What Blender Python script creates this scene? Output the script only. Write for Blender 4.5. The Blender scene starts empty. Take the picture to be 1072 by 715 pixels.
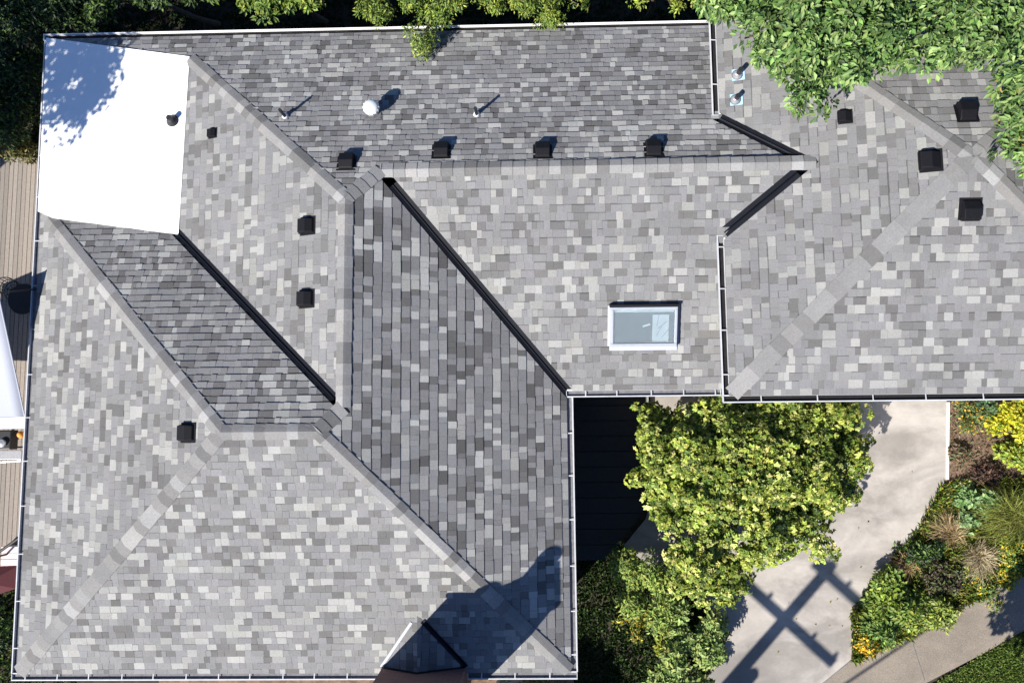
import bpy, bmesh, math, random
import numpy as np
from mathutils import Matrix, Vector

random.seed(7)
RNG = np.random.default_rng(11)
SC = bpy.context.scene
COL = SC.collection
PI = math.pi

# ------------------------------------------------------------------ camera
def rotm(tx, ty, rz):
    return (Matrix.Rotation(tx, 3, 'X') @ Matrix.Rotation(ty, 3, 'Y') @ Matrix.Rotation(rz, 3, 'Z'))
CAM_R = rotm(0.10823, 0.0232, -0.01209)
FPX, CAM_Z = 884.238, 18.0
cam = bpy.data.cameras.new('camera')
cam.sensor_width = 36
cam.lens = 36 * FPX / 1072
cam.clip_end = 2000
camo = bpy.data.objects.new('camera', cam)
COL.objects.link(camo)
camo.matrix_world = Matrix.Translation((0, 0, CAM_Z)) @ CAM_R.to_4x4()
SC.camera = camo

def at(px, py, pl):
    """a point of the photograph on a plane (height, or (a, bx, by))"""
    d = CAM_R @ Vector(((px - 536) / FPX, (357.5 - py) / FPX, -1))
    a, bx, by = pl if isinstance(pl, tuple) else (pl, 0, 0)
    t = (a - CAM_Z) / (d.z - bx * d.x - by * d.y)
    return Vector((0, 0, CAM_Z)) + d * t

# ------------------------------------------------------------------ light
SUN_AZ, SUN_EL = math.radians(47), math.radians(41.5)      # the way the light travels
SUN = Vector((math.cos(SUN_AZ) * math.cos(SUN_EL), math.sin(SUN_AZ) * math.cos(SUN_EL), -math.sin(SUN_EL)))
sl = bpy.data.lights.new('sun', 'SUN')
sl.energy = 5.0
sl.angle = math.radians(0.5)
sl.color = (1, .95, .875)
so = bpy.data.objects.new('sun', sl)
COL.objects.link(so)
so.rotation_euler = SUN.to_track_quat('-Z', 'Y').to_euler()
so.location = (-20, -20, 30)
wd = bpy.data.worlds.new('World')
SC.world = wd
wd.use_nodes = True
nt = wd.node_tree
sky = nt.nodes.new('ShaderNodeTexSky')
sky.sky_type = 'NISHITA'
sky.sun_disc = False
sky.sun_elevation = SUN_EL
sky.sun_rotation = math.radians(223)
deep = nt.nodes.new('ShaderNodeMix')      # a deep, clear summer blue
deep.data_type = 'RGBA'
deep.blend_type = 'MULTIPLY'
deep.inputs[0].default_value = 1
deep.inputs[7].default_value = (.62, .88, 1.32, 1)
nt.links.new(sky.outputs[0], deep.inputs[6])
nt.links.new(deep.outputs[2], nt.nodes['Background'].inputs[0])
nt.nodes['Background'].inputs[1].default_value = 0.05
vs = SC.view_settings
vs.view_transform = 'Standard'
vs.look = 'None'
vs.exposure = 0.83
vs.gamma = 1

# ------------------------------------------------------------------ materials
def mat(name, rgb, rough=.8, noise=0., scale=8., metal=0., bump=0., bscale=60., spec=.3, attr=False, trans=0., blotch=0., bl_scale=.6):
    m = bpy.data.materials.new(name)
    m.use_nodes = True
    t = m.node_tree
    b = t.nodes['Principled BSDF']
    b.inputs['Roughness'].default_value = rough
    b.inputs['Metallic'].default_value = metal
    b.inputs['Specular IOR Level'].default_value = spec
    co = t.nodes.new('ShaderNodeTexCoord')
    if attr:
        a = t.nodes.new('ShaderNodeAttribute')
        a.attribute_name = 'tint'
        cur = a.outputs['Color']
    else:
        a = t.nodes.new('ShaderNodeRGB')
        a.outputs[0].default_value = (*rgb, 1)
        cur = a.outputs[0]
    for amt, sc_, det in ((noise, scale, 6), (blotch, bl_scale, 4)):
        if amt:
            n = t.nodes.new('ShaderNodeTexNoise')
            n.inputs['Scale'].default_value = sc_
            n.inputs['Detail'].default_value = det
            n.inputs['Roughness'].default_value = .65
            t.links.new(co.outputs['Object'], n.inputs['Vector'])
            r = t.nodes.new('ShaderNodeMapRange')
            r.inputs[1].default_value, r.inputs[2].default_value = .28, .72
            r.inputs[3].default_value, r.inputs[4].default_value = 1 - amt, 1 + amt
            t.links.new(n.outputs[0], r.inputs[0])
            x = t.nodes.new('ShaderNodeMix')
            x.data_type = 'RGBA'
            x.blend_type = 'MULTIPLY'
            x.inputs[0].default_value = 1
            t.links.new(cur, x.inputs[6])
            t.links.new(r.outputs[0], x.inputs[7])
            cur = x.outputs[2]
    t.links.new(cur, b.inputs['Base Color'])
    if bump:
        n = t.nodes.new('ShaderNodeTexNoise')
        n.inputs['Scale'].default_value = bscale
        n.inputs['Detail'].default_value = 5
        t.links.new(co.outputs['Object'], n.inputs['Vector'])
        u = t.nodes.new('ShaderNodeBump')
        u.inputs['Strength'].default_value = bump
        u.inputs['Distance'].default_value = .02
        t.links.new(n.outputs[0], u.inputs['Height'])
        t.links.new(u.outputs[0], b.inputs['Normal'])
    if trans:
        tr = t.nodes.new('ShaderNodeBsdfTranslucent')
        t.links.new(cur, tr.inputs[0])
        mx = t.nodes.new('ShaderNodeMixShader')
        mx.inputs[0].default_value = trans
        t.links.new(b.outputs[0], mx.inputs[1])
        t.links.new(tr.outputs[0], mx.inputs[2])
        t.links.new(mx.outputs[0], t.nodes['Material Output'].inputs[0])
    return m

M = {}
M['shingle'] = mat('shingle', (.2, .2, .2), .92, noise=.16, scale=38, bump=.35, bscale=120, attr=True, blotch=.10, bl_scale=.7, spec=.15)
M['cap'] = mat('cap_shingle', (.2, .2, .2), .92, noise=.16, scale=30, bump=.3, bscale=120, attr=True, blotch=.06, bl_scale=1.5, spec=.15)
M['deck_sheet'] = mat('roof_underlay', (.03, .03, .03), .9)
M['membrane'] = mat('white_membrane', (.86, .86, .85), .55, noise=.03, scale=3, blotch=.03, bl_scale=.7)
M['white'] = mat('white_paint', (.82, .82, .82), .4, noise=.05, scale=6)
M['gutter'] = mat('gutter_paint', (.5, .51, .53), .4, noise=.10, scale=9, blotch=.08, bl_scale=1.3)
M['deep_shade'] = mat('dark_trough_shade', (.012, .011, .011), .7, noise=.4, scale=12)  # near-black that paints the deep shade inside the gutters
M['shade_trim_grey'] = mat('trough_shade_and_trim_grey', (.15, .15, .16), .8, noise=.3, scale=12)  # grey for painted trough shade, also for pipe flashings and paving joints
M['valley'] = mat('dark_valley_metal', (.007, .008, .012), .5, noise=.25, scale=5, metal=0, spec=.2)
M['vent'] = mat('black_vent', (.007, .007, .009), .55, noise=.2, scale=12, spec=.2)
M['lead'] = mat('grey_lead', (.33, .33, .34), .45, noise=.2, scale=25, metal=.35)
M['alu'] = mat('mill_aluminium', (.82, .83, .84), .35, noise=.12, scale=30, metal=.25)
M['blue'] = mat('pale_blue_membrane', (.36, .55, .74), .5, noise=.1, scale=12)
M['brick'] = None
M['siding'] = mat('cream_siding', (.52, .49, .43), .7, noise=.05, scale=3)
M['soffit'] = mat('soffit', (.6, .6, .58), .7)
M['dark'] = mat('dark_metal', (.02, .02, .022), .5, spec=.4)
M['glass'] = mat('window_glass', (.05, .07, .09), .08, spec=.6)
M['ground'] = mat('soil', (.050, .040, .028), .95, noise=.5, scale=5, bump=.8, bscale=9, blotch=.35, bl_scale=.5)
M['mulch'] = mat('bark_mulch', (.15, .10, .068), .95, noise=.6, scale=14, bump=1, bscale=22, blotch=.25, bl_scale=1.2)
M['concrete'] = mat('driveway_concrete', (.40, .368, .335), .85, noise=.05, scale=14, bump=.1, bscale=70, blotch=.20, bl_scale=.55)
M['walk'] = mat('sidewalk_concrete', (.245, .21, .172), .9, noise=.3, scale=45, bump=.4, bscale=80, blotch=.15, bl_scale=.7)
M['kerb'] = mat('kerb_concrete', (.6, .56, .52), .85, noise=.12, scale=20)
M['leaf'] = mat('leaf', (.1, .15, .03), .5, attr=True, trans=.28, spec=.35, noise=.12, scale=20)
M['leaf_gloss'] = mat('leaf_glossy', (.1, .15, .03), .5, attr=True, trans=.22, spec=.3, noise=.12, scale=20)
M['blade'] = mat('blade', (.1, .15, .03), .6, attr=True, trans=.25)
M['bark'] = mat('bark', (.10, .075, .055), .95, noise=.4, scale=18, bump=.8, bscale=30)
M['board'] = mat('weathered_boards', (.3, .25, .2), .85, attr=True, noise=.14, scale=16, bump=.2, bscale=50)
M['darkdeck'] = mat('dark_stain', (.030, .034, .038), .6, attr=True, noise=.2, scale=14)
M['sail'] = mat('sail_cloth', (.40, .42, .49), .8, noise=.03, scale=20, trans=.12)
M['maroon'] = mat('maroon_cloth', (.085, .022, .026), .85, noise=.15, scale=30)
M['pink'] = mat('pale_pink_stone', (.72, .56, .54), .85, noise=.15, scale=12)
M['paver'] = mat('brick_pavers', (.17, .11, .075), .9, noise=.45, scale=9, blotch=.3, bl_scale=2.2)
M['terra'] = mat('terracotta', (.42, .19, .12), .85, noise=.15, scale=14)
M['sand'] = mat('sandy_stone', (.55, .45, .31), .9, noise=.2, scale=9)
M['orange'] = mat('orange_plastic', (.75, .30, .06), .5)
M['silver'] = mat('brushed_steel', (.55, .56, .58), .3, metal=.8)
M['wood'] = mat('pole_wood', (.16, .11, .075), .9, noise=.3, scale=10)

def stains(m, lo, rot, sc, amt):
    t = m.node_tree
    b = t.nodes['Principled BSDF']
    cur = b.inputs['Base Color'].links[0].from_socket
    co = t.nodes.new('ShaderNodeTexCoord')
    mp = t.nodes.new('ShaderNodeMapping')
    mp.inputs['Rotation'].default_value = (0, 0, rot)
    mp.inputs['Scale'].default_value = sc
    n = t.nodes.new('ShaderNodeTexNoise')
    n.inputs['Scale'].default_value = 1
    n.inputs['Detail'].default_value = 7
    n.inputs['Roughness'].default_value = .6
    n.inputs['Distortion'].default_value = .6
    t.links.new(co.outputs['Object'], mp.inputs[0])
    t.links.new(mp.outputs[0], n.inputs['Vector'])
    r = t.nodes.new('ShaderNodeMapRange')
    r.inputs[1].default_value, r.inputs[2].default_value = lo, lo + .2
    r.inputs[3].default_value, r.inputs[4].default_value = 1 - amt, 1
    t.links.new(n.outputs[0], r.inputs[0])
    x = t.nodes.new('ShaderNodeMix')
    x.data_type = 'RGBA'
    x.blend_type = 'MULTIPLY'
    x.inputs[0].default_value = 1
    t.links.new(cur, x.inputs[6])
    t.links.new(r.outputs[0], x.inputs[7])
    t.links.new(x.outputs[2], b.inputs['Base Color'])
stains(M['concrete'], .40, math.radians(-50), (.45, 1.1, 1), .38)
stains(M['walk'], .36, math.radians(-30), (.5, 1.2, 1), .22)

def brick_mat():
    m = bpy.data.materials.new('red_brick')
    m.use_nodes = True
    t = m.node_tree
    b = t.nodes['Principled BSDF']
    b.inputs['Roughness'].default_value = .9
    co = t.nodes.new('ShaderNodeTexCoord')
    sp = t.nodes.new('ShaderNodeSeparateXYZ')
    ad = t.nodes.new('ShaderNodeMath')
    cb = t.nodes.new('ShaderNodeCombineXYZ')
    t.links.new(co.outputs['Object'], sp.inputs[0])
    t.links.new(sp.outputs[0], ad.inputs[0])
    t.links.new(sp.outputs[1], ad.inputs[1])
    t.links.new(ad.outputs[0], cb.inputs[0])
    t.links.new(sp.outputs[2], cb.inputs[1])
    k = t.nodes.new('ShaderNodeTexBrick')
    k.inputs['Color1'].default_value = (.20, .105, .085, 1)
    k.inputs['Color2'].default_value = (.155, .08, .07, 1)
    k.inputs['Mortar'].default_value = (.19, .13, .11, 1)
    k.inputs['Scale'].default_value = 1
    k.inputs['Brick Width'].default_value = .22
    k.inputs['Row Height'].default_value = .075
    k.inputs['Mortar Size'].default_value = .008
    t.links.new(cb.outputs[0], k.inputs['Vector'])
    t.links.new(k.outputs['Color'], b.inputs['Base Color'])
    return m
M['brick'] = brick_mat()

def skylight_glass():
    m = bpy.data.materials.new('skylight_glass')
    m.use_nodes = True
    b = m.node_tree.nodes['Principled BSDF']
    b.inputs['Base Color'].default_value = (.68, .77, .81, 1)
    b.inputs['Roughness'].default_value = .03
    b.inputs['Transmission Weight'].default_value = .85
    b.inputs['IOR'].default_value = 1.3
    return m
M['skyglass'] = skylight_glass()

# ------------------------------------------------------------------ mesh helpers
UPV0 = Vector((0, 0, 1))
class MB:
    def __init__(s):
        s.v, s.f, s.c = [], [], []
    def add(s, vs_, fs, tint=None):
        o = len(s.v)
        s.v += [tuple(p) for p in vs_]
        s.f += [tuple(i + o for i in f) for f in fs]
        s.c += [tint or (1, 1, 1)] * len(fs)
    def box(s, lo, hi, tint=None, mx=None):
        x0, y0, z0 = lo
        x1, y1, z1 = hi
        vs_ = [(x0, y0, z0), (x1, y0, z0), (x1, y1, z0), (x0, y1, z0), (x0, y0, z1), (x1, y0, z1), (x1, y1, z1), (x0, y1, z1)]
        if mx is not None:
            vs_ = [mx @ Vector(p) for p in vs_]
        s.add(vs_, [(0, 3, 2, 1), (4, 5, 6, 7), (0, 1, 5, 4), (1, 2, 6, 5), (2, 3, 7, 6), (3, 0, 4, 7)], tint)
    def prism(s, poly, z0, z1, tint=None):
        n = len(poly)
        vs_ = [(p[0], p[1], z0) for p in poly] + [(p[0], p[1], z1) for p in poly]
        s.add(vs_, [tuple(range(n - 1, -1, -1)), tuple(range(n, 2 * n))] + [(i, (i + 1) % n, n + (i + 1) % n, n + i) for i in range(n)], tint)
    def sweep(s, prof, A, B, out, up=Vector((0, 0, 1)), tint=None):
        """closed profile [(o, z)] carried from A to B; out = horizontal unit vector"""
        n = len(prof)
        vs_ = [A + out * o + up * z for o, z in prof] + [B + out * o + up * z for o, z in prof]
        s.add(vs_, [tuple(range(n - 1, -1, -1)), tuple(range(n, 2 * n))] + [(i, (i + 1) % n, n + (i + 1) % n, n + i) for i in range(n)], tint)
    def tube(s, pts, rads, n=8, tint=None, caps=True):
        pts = [Vector(p) for p in pts]
        if not hasattr(rads, '__len__'):
            rads = [rads] * len(pts)
        vs_, fs = [], []
        for i, p in enumerate(pts):
            d = (pts[min(i + 1, len(pts) - 1)] - pts[max(i - 1, 0)]).normalized()
            a = d.orthogonal().normalized() if i == 0 else (a - d * a.dot(d)).normalized()
            b = d.cross(a)
            for k in range(n):
                t = 2 * PI * k / n
                vs_.append(p + (a * math.cos(t) + b * math.sin(t)) * rads[i])
        for i in range(len(pts) - 1):
            for k in range(n):
                fs.append((i * n + k, i * n + (k + 1) % n, (i + 1) * n + (k + 1) % n, (i + 1) * n + k))
        if caps:
            fs.append(tuple(range(n - 1, -1, -1)))
            fs.append(tuple((len(pts) - 1) * n + k for k in range(n)))
        s.add(vs_, fs, tint)
    def lathe(s, prof, n=20, mx=None, tint=None):
        vs_, fs = [], []
        for r, z in prof:
            for k in range(n):
                p = Vector((r * math.cos(2 * PI * k / n), r * math.sin(2 * PI * k / n), z))
                vs_.append(mx @ p if mx is not None else p)
        for i in range(len(prof) - 1):
            for k in range(n):
                fs.append((i * n + k, i * n + (k + 1) % n, (i + 1) * n + (k + 1) % n, (i + 1) * n + k))
        fs.append(tuple(range(n - 1, -1, -1)))
        fs.append(tuple((len(prof) - 1) * n + k for k in range(n)))
        s.add(vs_, fs, tint)

def world_origin(o):
    p = Vector((0, 0, 0))
    while o is not None:
        p += o.location
        o = o.parent
    return p

def link(name, me, parent=None, loc=None):
    o = bpy.data.objects.new(name, me)
    COL.objects.link(o)
    if parent is not None:
        o.parent = parent
    if loc is not None:
        o.location = loc
    return o

def build(name, mb, m, parent=None, bevel=0, smooth=False, loc=None, world=True):
    """MB in world coordinates (world=True) -> ONE mesh object; loc = origin of a top-level thing"""
    me = bpy.data.meshes.new(name)
    off = world_origin(parent) if parent is not None else (Vector(loc) if loc is not None else Vector((0, 0, 0)))
    vv = [Vector(p) - off for p in mb.v] if world else mb.v
    me.from_pydata([tuple(p) for p in vv], [], mb.f)
    at_ = me.attributes.new('tint', 'FLOAT_COLOR', 'FACE')
    at_.data.foreach_set('color', np.array([(*c, 1) for c in mb.c], dtype=np.float32).ravel())
    if smooth:
        me.polygons.foreach_set('use_smooth', [True] * len(me.polygons))
    me.materials.append(M[m] if isinstance(m, str) else m)
    me.update()
    o = link(name, me, parent, loc if parent is None else None)
    if bevel:
        bv = o.modifiers.new('bevel', 'BEVEL')
        bv.width = bevel
        bv.segments = 2
        bv.limit_method = 'ANGLE'
    return o

def thing(name, label, cat, loc=(0, 0, 0), group=None):
    o = bpy.data.objects.new(name, None)
    o.empty_display_size = .2
    COL.objects.link(o)
    o.location = loc
    tag(o, label, cat, group)
    return o
def tag(o, label=None, cat=None, group=None, kind=None):
    for k, v in (('label', label), ('category', cat), ('group', group), ('kind', kind)):
        if v:
            o[k] = v
    return o

# ------------------------------------------------------------------ the roof planes  z = a + bx x + by y
GZ = -2.7
xE, yS, xW = .7223, -4.8805, -10.7995
pE, pS, pW, pN, pNL, pWA, pM = .42574, .41201, .4169, .41552, .41163, .39602, .36167
yNM, yM, q, xR, yR, zR = 8.9081, .8945, .28649, 3.9249, .7045, 1.1218
SL = dict(
    EL=(pE * xE, -pE, 0), SL=(-pS * yS, 0, pS), WL=(-pW * xW, pW, 0), NL=(pNL * 5.02745, 0, -pNL),
    WA=(pWA * 8.31311, pWA, 0), NM=(.0735 + pN * yNM, 0, -pN), SM=(-pM * yM, 0, pM),
    WR=(zR - q * xR, q, 0), SR=(zR - q * yR, 0, q), NR=(zR + .29926 * 9.29757, 0, -.29926), ER=(zR + .25961 * 13.22375, -.25961, 0))
def isect(a, b, c):
    pl = [SL[k] if isinstance(k, str) else (k, 0, 0) for k in (a, b, c)]
    A = np.array([[-p[1], -p[2], 1] for p in pl])
    return Vector(np.linalg.solve(A, [p[0] for p in pl]))
def zof(pl, x, y):
    a, bx, by = SL[pl]
    return a + bx * x + by * y
def normal(pl):
    a, bx, by = SL[pl]
    return Vector((-bx, -by, 1)).normalized()
Ltop, Rtop = isect('WL', 'NL', 'SL'), isect('EL', 'NL', 'SL')
Atop, Abot = isect('WA', 'NM', 'EL'), isect('WA', 'NL', 'EL')
Bl, Br = isect('NM', 'SM', 'EL'), isect('NM', 'SM', 'WR')
SWc, SEc, Mc = Vector((xW, yS, 0)), Vector((xE, yS, 0)), isect('EL', 'SM', 0)
NLw = isect('NL', 'WL', 0)
apex, apexE = isect('WR', 'SR', 'NR'), isect('SR', 'NR', 'ER')
SWr, NWr = Vector((xR, yR, zR)), isect('WR', 'NR', zR)
SEr, NEr = isect('SR', 'ER', zR), isect('NR', 'ER', zR)
vNR, vSR = isect('NM', 'WR', zR), isect('SM', 'WR', zR)
Vend = isect('WA', 'NL', 0.05)
Hend = isect('WA', 'NM', 0.12)

house = thing('house', 'sprawling hip roofed house with mottled grey shingles, white gutters and a brick chimney', 'house', (-3, 2, GZ))

def frame(pl):
    a, bx, by = SL[pl]
    g = Vector((bx, by, 0)).normalized()
    v = Vector((g.x, g.y, bx * g.x + by * g.y)).normalized()
    u = Vector((g.y, -g.x, 0))
    return u, v, u.cross(v)

CONTRAST = {'WR': .78, 'SR': .9, 'WA': .85, 'WL': .95, 'SL': .95, 'SM': .92, 'NR': .9, 'EL': 1.25, 'NM': 1.15, 'NL': 1.05}
THICK = {'EL': .9, 'NM': 1.4, 'NL': 1.35, 'NR': 1.2}
def tab_tint(r, kc=1.):
    k = r.random()
    if k < .60: c, w = r.uniform(.180, .225), (1., .995, 1.004)
    elif k < .83: c, w = r.uniform(.25, .35), (1.01, 1.006, .965)
    else: c, w = r.uniform(.115, .155), (1.02, 1., .985)
    c = .202 + (c * .97 - .202) * kc
    return (c * w[0] * r.uniform(.985, 1.015), c * w[1], c * w[2] * r.uniform(.98, 1.02), 1)

VALLEYS = [(Vend, Abot, .10), (Mc, Bl, .105), (vNR, Br, .105), (vSR, Br, .11)]
def valley_cut(a, b):
    for A, B, w in VALLEYS:
        d = Vector((B.x - A.x, B.y - A.y, 0)).normalized()
        if all(abs((p.x - A.x) * d.y - (p.y - A.y) * d.x) < .03 for p in (a, b)) and (b - a).length > .3:
            return w
    return 0
def shingles(pl, pieces, expo, seed, pname='roof_slope', wmin=.10, wmax=.29, base_v=None):
    """every tab of the slope is a real raised sheet; pieces = convex plan polygons, counter-clockwise"""
    u, v, n = frame(pl)
    allp = [Vector((p[0], p[1], zof(pl, p[0], p[1]))) for poly in pieces for p in poly]
    o0 = allp[0]
    us = [(p - o0).dot(u) for p in allp]
    vv = [(p - o0).dot(v) for p in allp]
    r = random.Random(seed)
    vs_, fs, cs = [], [], []
    j = 0
    y = min(vv) - .03 if base_v is None else base_v
    last = None
    while y < max(vv) + .05:
        x = min(us) - .3 * r.random() - .1
        jit = r.uniform(-.004, .004)
        while x < max(us) + .1:
            w = r.uniform(wmin, wmax) if r.random() < .7 else r.uniform(wmin, wmax * .5)
            t = (.019 if r.random() < .5 else .012) * THICK.get(pl, 1.)
            c = tab_tint(r, CONTRAST.get(pl, 1.)) if (last is None or r.random() > .06) else last
            last = c
            i = len(vs_)
            x1 = x + w - .003
            y0 = y + r.choice((0, jit)) + r.gauss(0, .003)
            fr_ = r.uniform(.84, .91)
            for (uu, v_, h) in ((x, y0, -.003), (x1, y0, -.003), (x, y0, t), (x1, y0, t), (x, y + expo + .006, .0015), (x1, y + expo + .006, .0015),
                                (x, y + expo * fr_, t + (.0015 - t) * fr_), (x1, y + expo * fr_, t + (.0015 - t) * fr_)):
                vs_.append(o0 + u * uu + v * v_ + n * h)
            fs += [(i + 2, i + 3, i + 7, i + 6), (i + 6, i + 7, i + 5, i + 4), (i, i + 1, i + 3, i + 2), (i, i + 2, i + 6, i + 4), (i + 1, i + 5, i + 7, i + 3)]
            # laminated shingles carry a band of darker granules along the top of many tabs
            cb_ = tuple(k_ * .55 for k_ in c[:3]) + (1,) if r.random() < .42 else c
            cs += [c, cb_, c, c, c]
            x += w
        y += expo
        j += 1
    i = len(vs_)
    a0, a1, b0, b1 = min(us) - .2, max(us) + .2, min(vv) - .1, max(vv) + .1
    for uu, v_ in ((a0, b0), (a1, b0), (a1, b1), (a0, b1)):
        vs_.append(o0 + u * uu + v * v_ - n * .008)
    fs.append((i, i + 1, i + 2, i + 3))
    cs.append((.05, .05, .05, 1))
    off = world_origin(house)
    out_v, out_f, out_c = [], [], []
    for poly in pieces:
        bm = bmesh.new()
        lay = bm.faces.layers.float_color.new('tint') if hasattr(bm.faces.layers, 'float_color') else None
        bv = [bm.verts.new(p) for p in vs_]
        lay = bm.faces.layers.int.new('cid')
        for k, f in enumerate(fs):
            bf = bm.faces.new([bv[q_] for q_ in f])
            bf[lay] = k
        m_ = len(poly)
        for k in range(m_):
            a, b = Vector((*poly[k][:2], 0)), Vector((*poly[(k + 1) % m_][:2], 0))
            e = b - a
            if e.length < 1e-5: continue
            no = Vector((e.y, -e.x, 0)).normalized()      # outward of a ccw polygon
            bmesh.ops.bisect_plane(bm, geom=bm.verts[:] + bm.edges[:] + bm.faces[:], plane_co=a - no * valley_cut(a, b), plane_no=no, clear_outer=True)
        bm.verts.index_update()
        k0 = len(out_v)
        out_v += [tuple(x.co - off) for x in bm.verts]
        for f in bm.faces:
            out_f.append(tuple(x.index + k0 for x in f.verts))
            out_c.append(cs[f[lay]])
        bm.free()
    me = bpy.data.meshes.new(pname)
    me.from_pydata(out_v, [], out_f)
    ca = me.attributes.new('tint', 'FLOAT_COLOR', 'FACE')
    ca.data.foreach_set('color', np.array(out_c, dtype=np.float32).ravel())
    me.materials.append(M['shingle'])
    o = link(pname, me, house)
    return o

P2 = lambda p: (p[0], p[1])
def lin(a, b, x=None, y=None):
    if x is not None:
        t = (x - a[0]) / (b[0] - a[0])
        return (x, a[1] + (b[1] - a[1]) * t)
    t = (y - a[1]) / (b[1] - a[1])
    return (a[0] + (b[0] - a[0]) * t, y)
ov = .008
shingles('WL', [[(xW - ov, yS - ov), P2(Ltop), (NLw[0] - ov, NLw[1] + ov)]], .165, 1)
shingles('SL', [[(xW - ov, yS - ov), (xE + ov, yS - ov), P2(Rtop), P2(Ltop)]], .150, 2)
hp = lin(Rtop, SEc, x=Abot.x)
shingles('EL', [[hp, (xE + ov, yS - ov), (xE + ov, Mc.y), P2(Bl), P2(Atop), P2(Abot)], [P2(Rtop), hp, P2(Abot)]], .192, 3)
shingles('NL', [[(NLw[0], NLw[1]), P2(Ltop), P2(Rtop), P2(Abot), P2(Vend)]], .155, 4)
shingles('WA', [[P2(Abot), P2(Atop), P2(Hend), P2(Vend)]], .175, 5)
yv = vNR.y
shingles('NM', [[(-7.46, yNM + ov), (xW - ov, yNM + ov), (xW - ov, 8.875), (-7.46, 8.285)],
                [(Bl.x, yNM + ov), (-7.46, yNM + ov), lin(Hend, Atop, x=-7.46), P2(Atop), P2(Bl)],
                [(4.2, yNM + ov), (Bl.x, yNM + ov), (Bl.x, yv), (4.2, yv)],
                [(Bl.x, yv), (Bl.x, Bl.y), P2(Br), P2(vNR)]], .140, 6)
yv2 = 4.1
shingles('SM', [[lin(Bl, Mc, y=yM - ov), (4.2, yM - ov), (4.2, yv2), lin(Bl, Mc, y=yv2)],
                [lin(Bl, Mc, y=yv2), lin(vSR, Br, y=yv2), P2(Br), P2(Bl)]], .165, 7)
shingles('WR', [[(xR - ov, yR - ov), P2(apex), lin(NWr, apex, y=Br.y), P2(Br), P2(vSR)],
                [P2(Br), lin(NWr, apex, y=Br.y), (NWr.x - ov, NWr.y + ov), P2(vNR)]], .175, 8)
shingles('SR', [[(xR - ov, yR - ov), (SEr.x, yR - ov), P2(apexE), P2(apex)]], .165, 9)
shingles('NR', [[P2(apex), P2(apexE), P2(NEr), P2(NWr)]], .165, 10)
shingles('ER', [[P2(SEr), P2(NEr), P2(apexE)]], .175, 11)

# ------------------------------------------------------------------ hip and ridge caps
def caps(A, B, p1, p2, seed, expo=.21, w=.16, lift=.018):
    """overlapping folded cap shingles laid from the low end A to the high end B"""
    r = random.Random(seed)
    d = (B - A)
    L = d.length
    d = d / L
    n1, n2 = normal(p1), normal(p2)
    def side(n):
        s = d.cross(n).normalized()
        return s
    s1, s2 = side(n1), side(n2)
    if s1.z > 0 : s1 = -s1
    if s2.z > 0 : s2 = -s2
    if s1.dot(s2) > .2:
        # both pointed to the same side: turn the one that leaves its own plane
        s2 = -s2
    nm = (n1 + n2).normalized()
    mb = MB()
    x = 0
    last = None
    while x < L - .02:
        e = min(expo, L - x)
        c = last
        if last is None or r.random() < .8:
            k = r.random()
            g = r.uniform(.19, .235) if k < .5 else (r.uniform(.24, .31) if k < .8 else r.uniform(.14, .18))
            wv = r.uniform(.0, 1)
            c = (g * (1 + .03 * wv), g, g * (1 - .035 * wv))
        last = c
        def ring(x_, h, ww):
            q_ = A + d * x_
            return [q_ + s1 * ww + n1 * (-.002), q_ + s1 * ww + n1 * h, q_ + s1 * ww * .3 + n1 * (h + .004), q_ + nm * (h + .006),
                    q_ + s2 * ww * .3 + n2 * (h + .004), q_ + s2 * ww + n2 * h, q_ + s2 * ww + n2 * (-.002)]
        ww = w * r.uniform(.95, 1.05)
        a, b = ring(x, lift + .013, ww), ring(min(x + e + .03, L), lift, ww)
        fs = [(i, i + 1, 8 + i, 7 + i) for i in range(6)] + [(0, 6, 5, 4, 3, 2, 1)]
        mb.add(a + b, fs, c)
        x += e
    return build('ridge_cap', mb, 'cap', house)
caps(SWc + Vector((.03, .03, .012)), Ltop, 'WL', 'SL', 1)
caps(SEc + Vector((-.03, .03, .012)), Rtop, 'EL', 'SL', 2, w=.14)
caps(NLw + (Ltop - NLw) * .02, Ltop, 'WL', 'NL', 3, w=.15)
caps(Ltop, Rtop, 'SL', 'NL', 4, w=.15)
caps(Abot, Rtop, 'NL', 'EL', 5, w=.15)
caps(Abot, Atop, 'WA', 'EL', 6, w=.15)
caps(isect('WA', 'NM', .34), Atop, 'WA', 'NM', 7, w=.15)
caps(Bl, Atop, 'NM', 'EL', 8, w=.15)
caps(Br + Vector((.125, 0, .048)), Bl, 'NM', 'SM', 9, expo=.24, w=.15)
caps(SWr + Vector((.03, .03, .012)), apex, 'WR', 'SR', 10, expo=.30, w=.17)
caps(NWr, apex, 'WR', 'NR', 11, expo=.30, w=.15)
caps(SEr, apexE, 'SR', 'ER', 12, expo=.30)
caps(NEr, apexE, 'NR', 'ER', 13, expo=.30)

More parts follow.
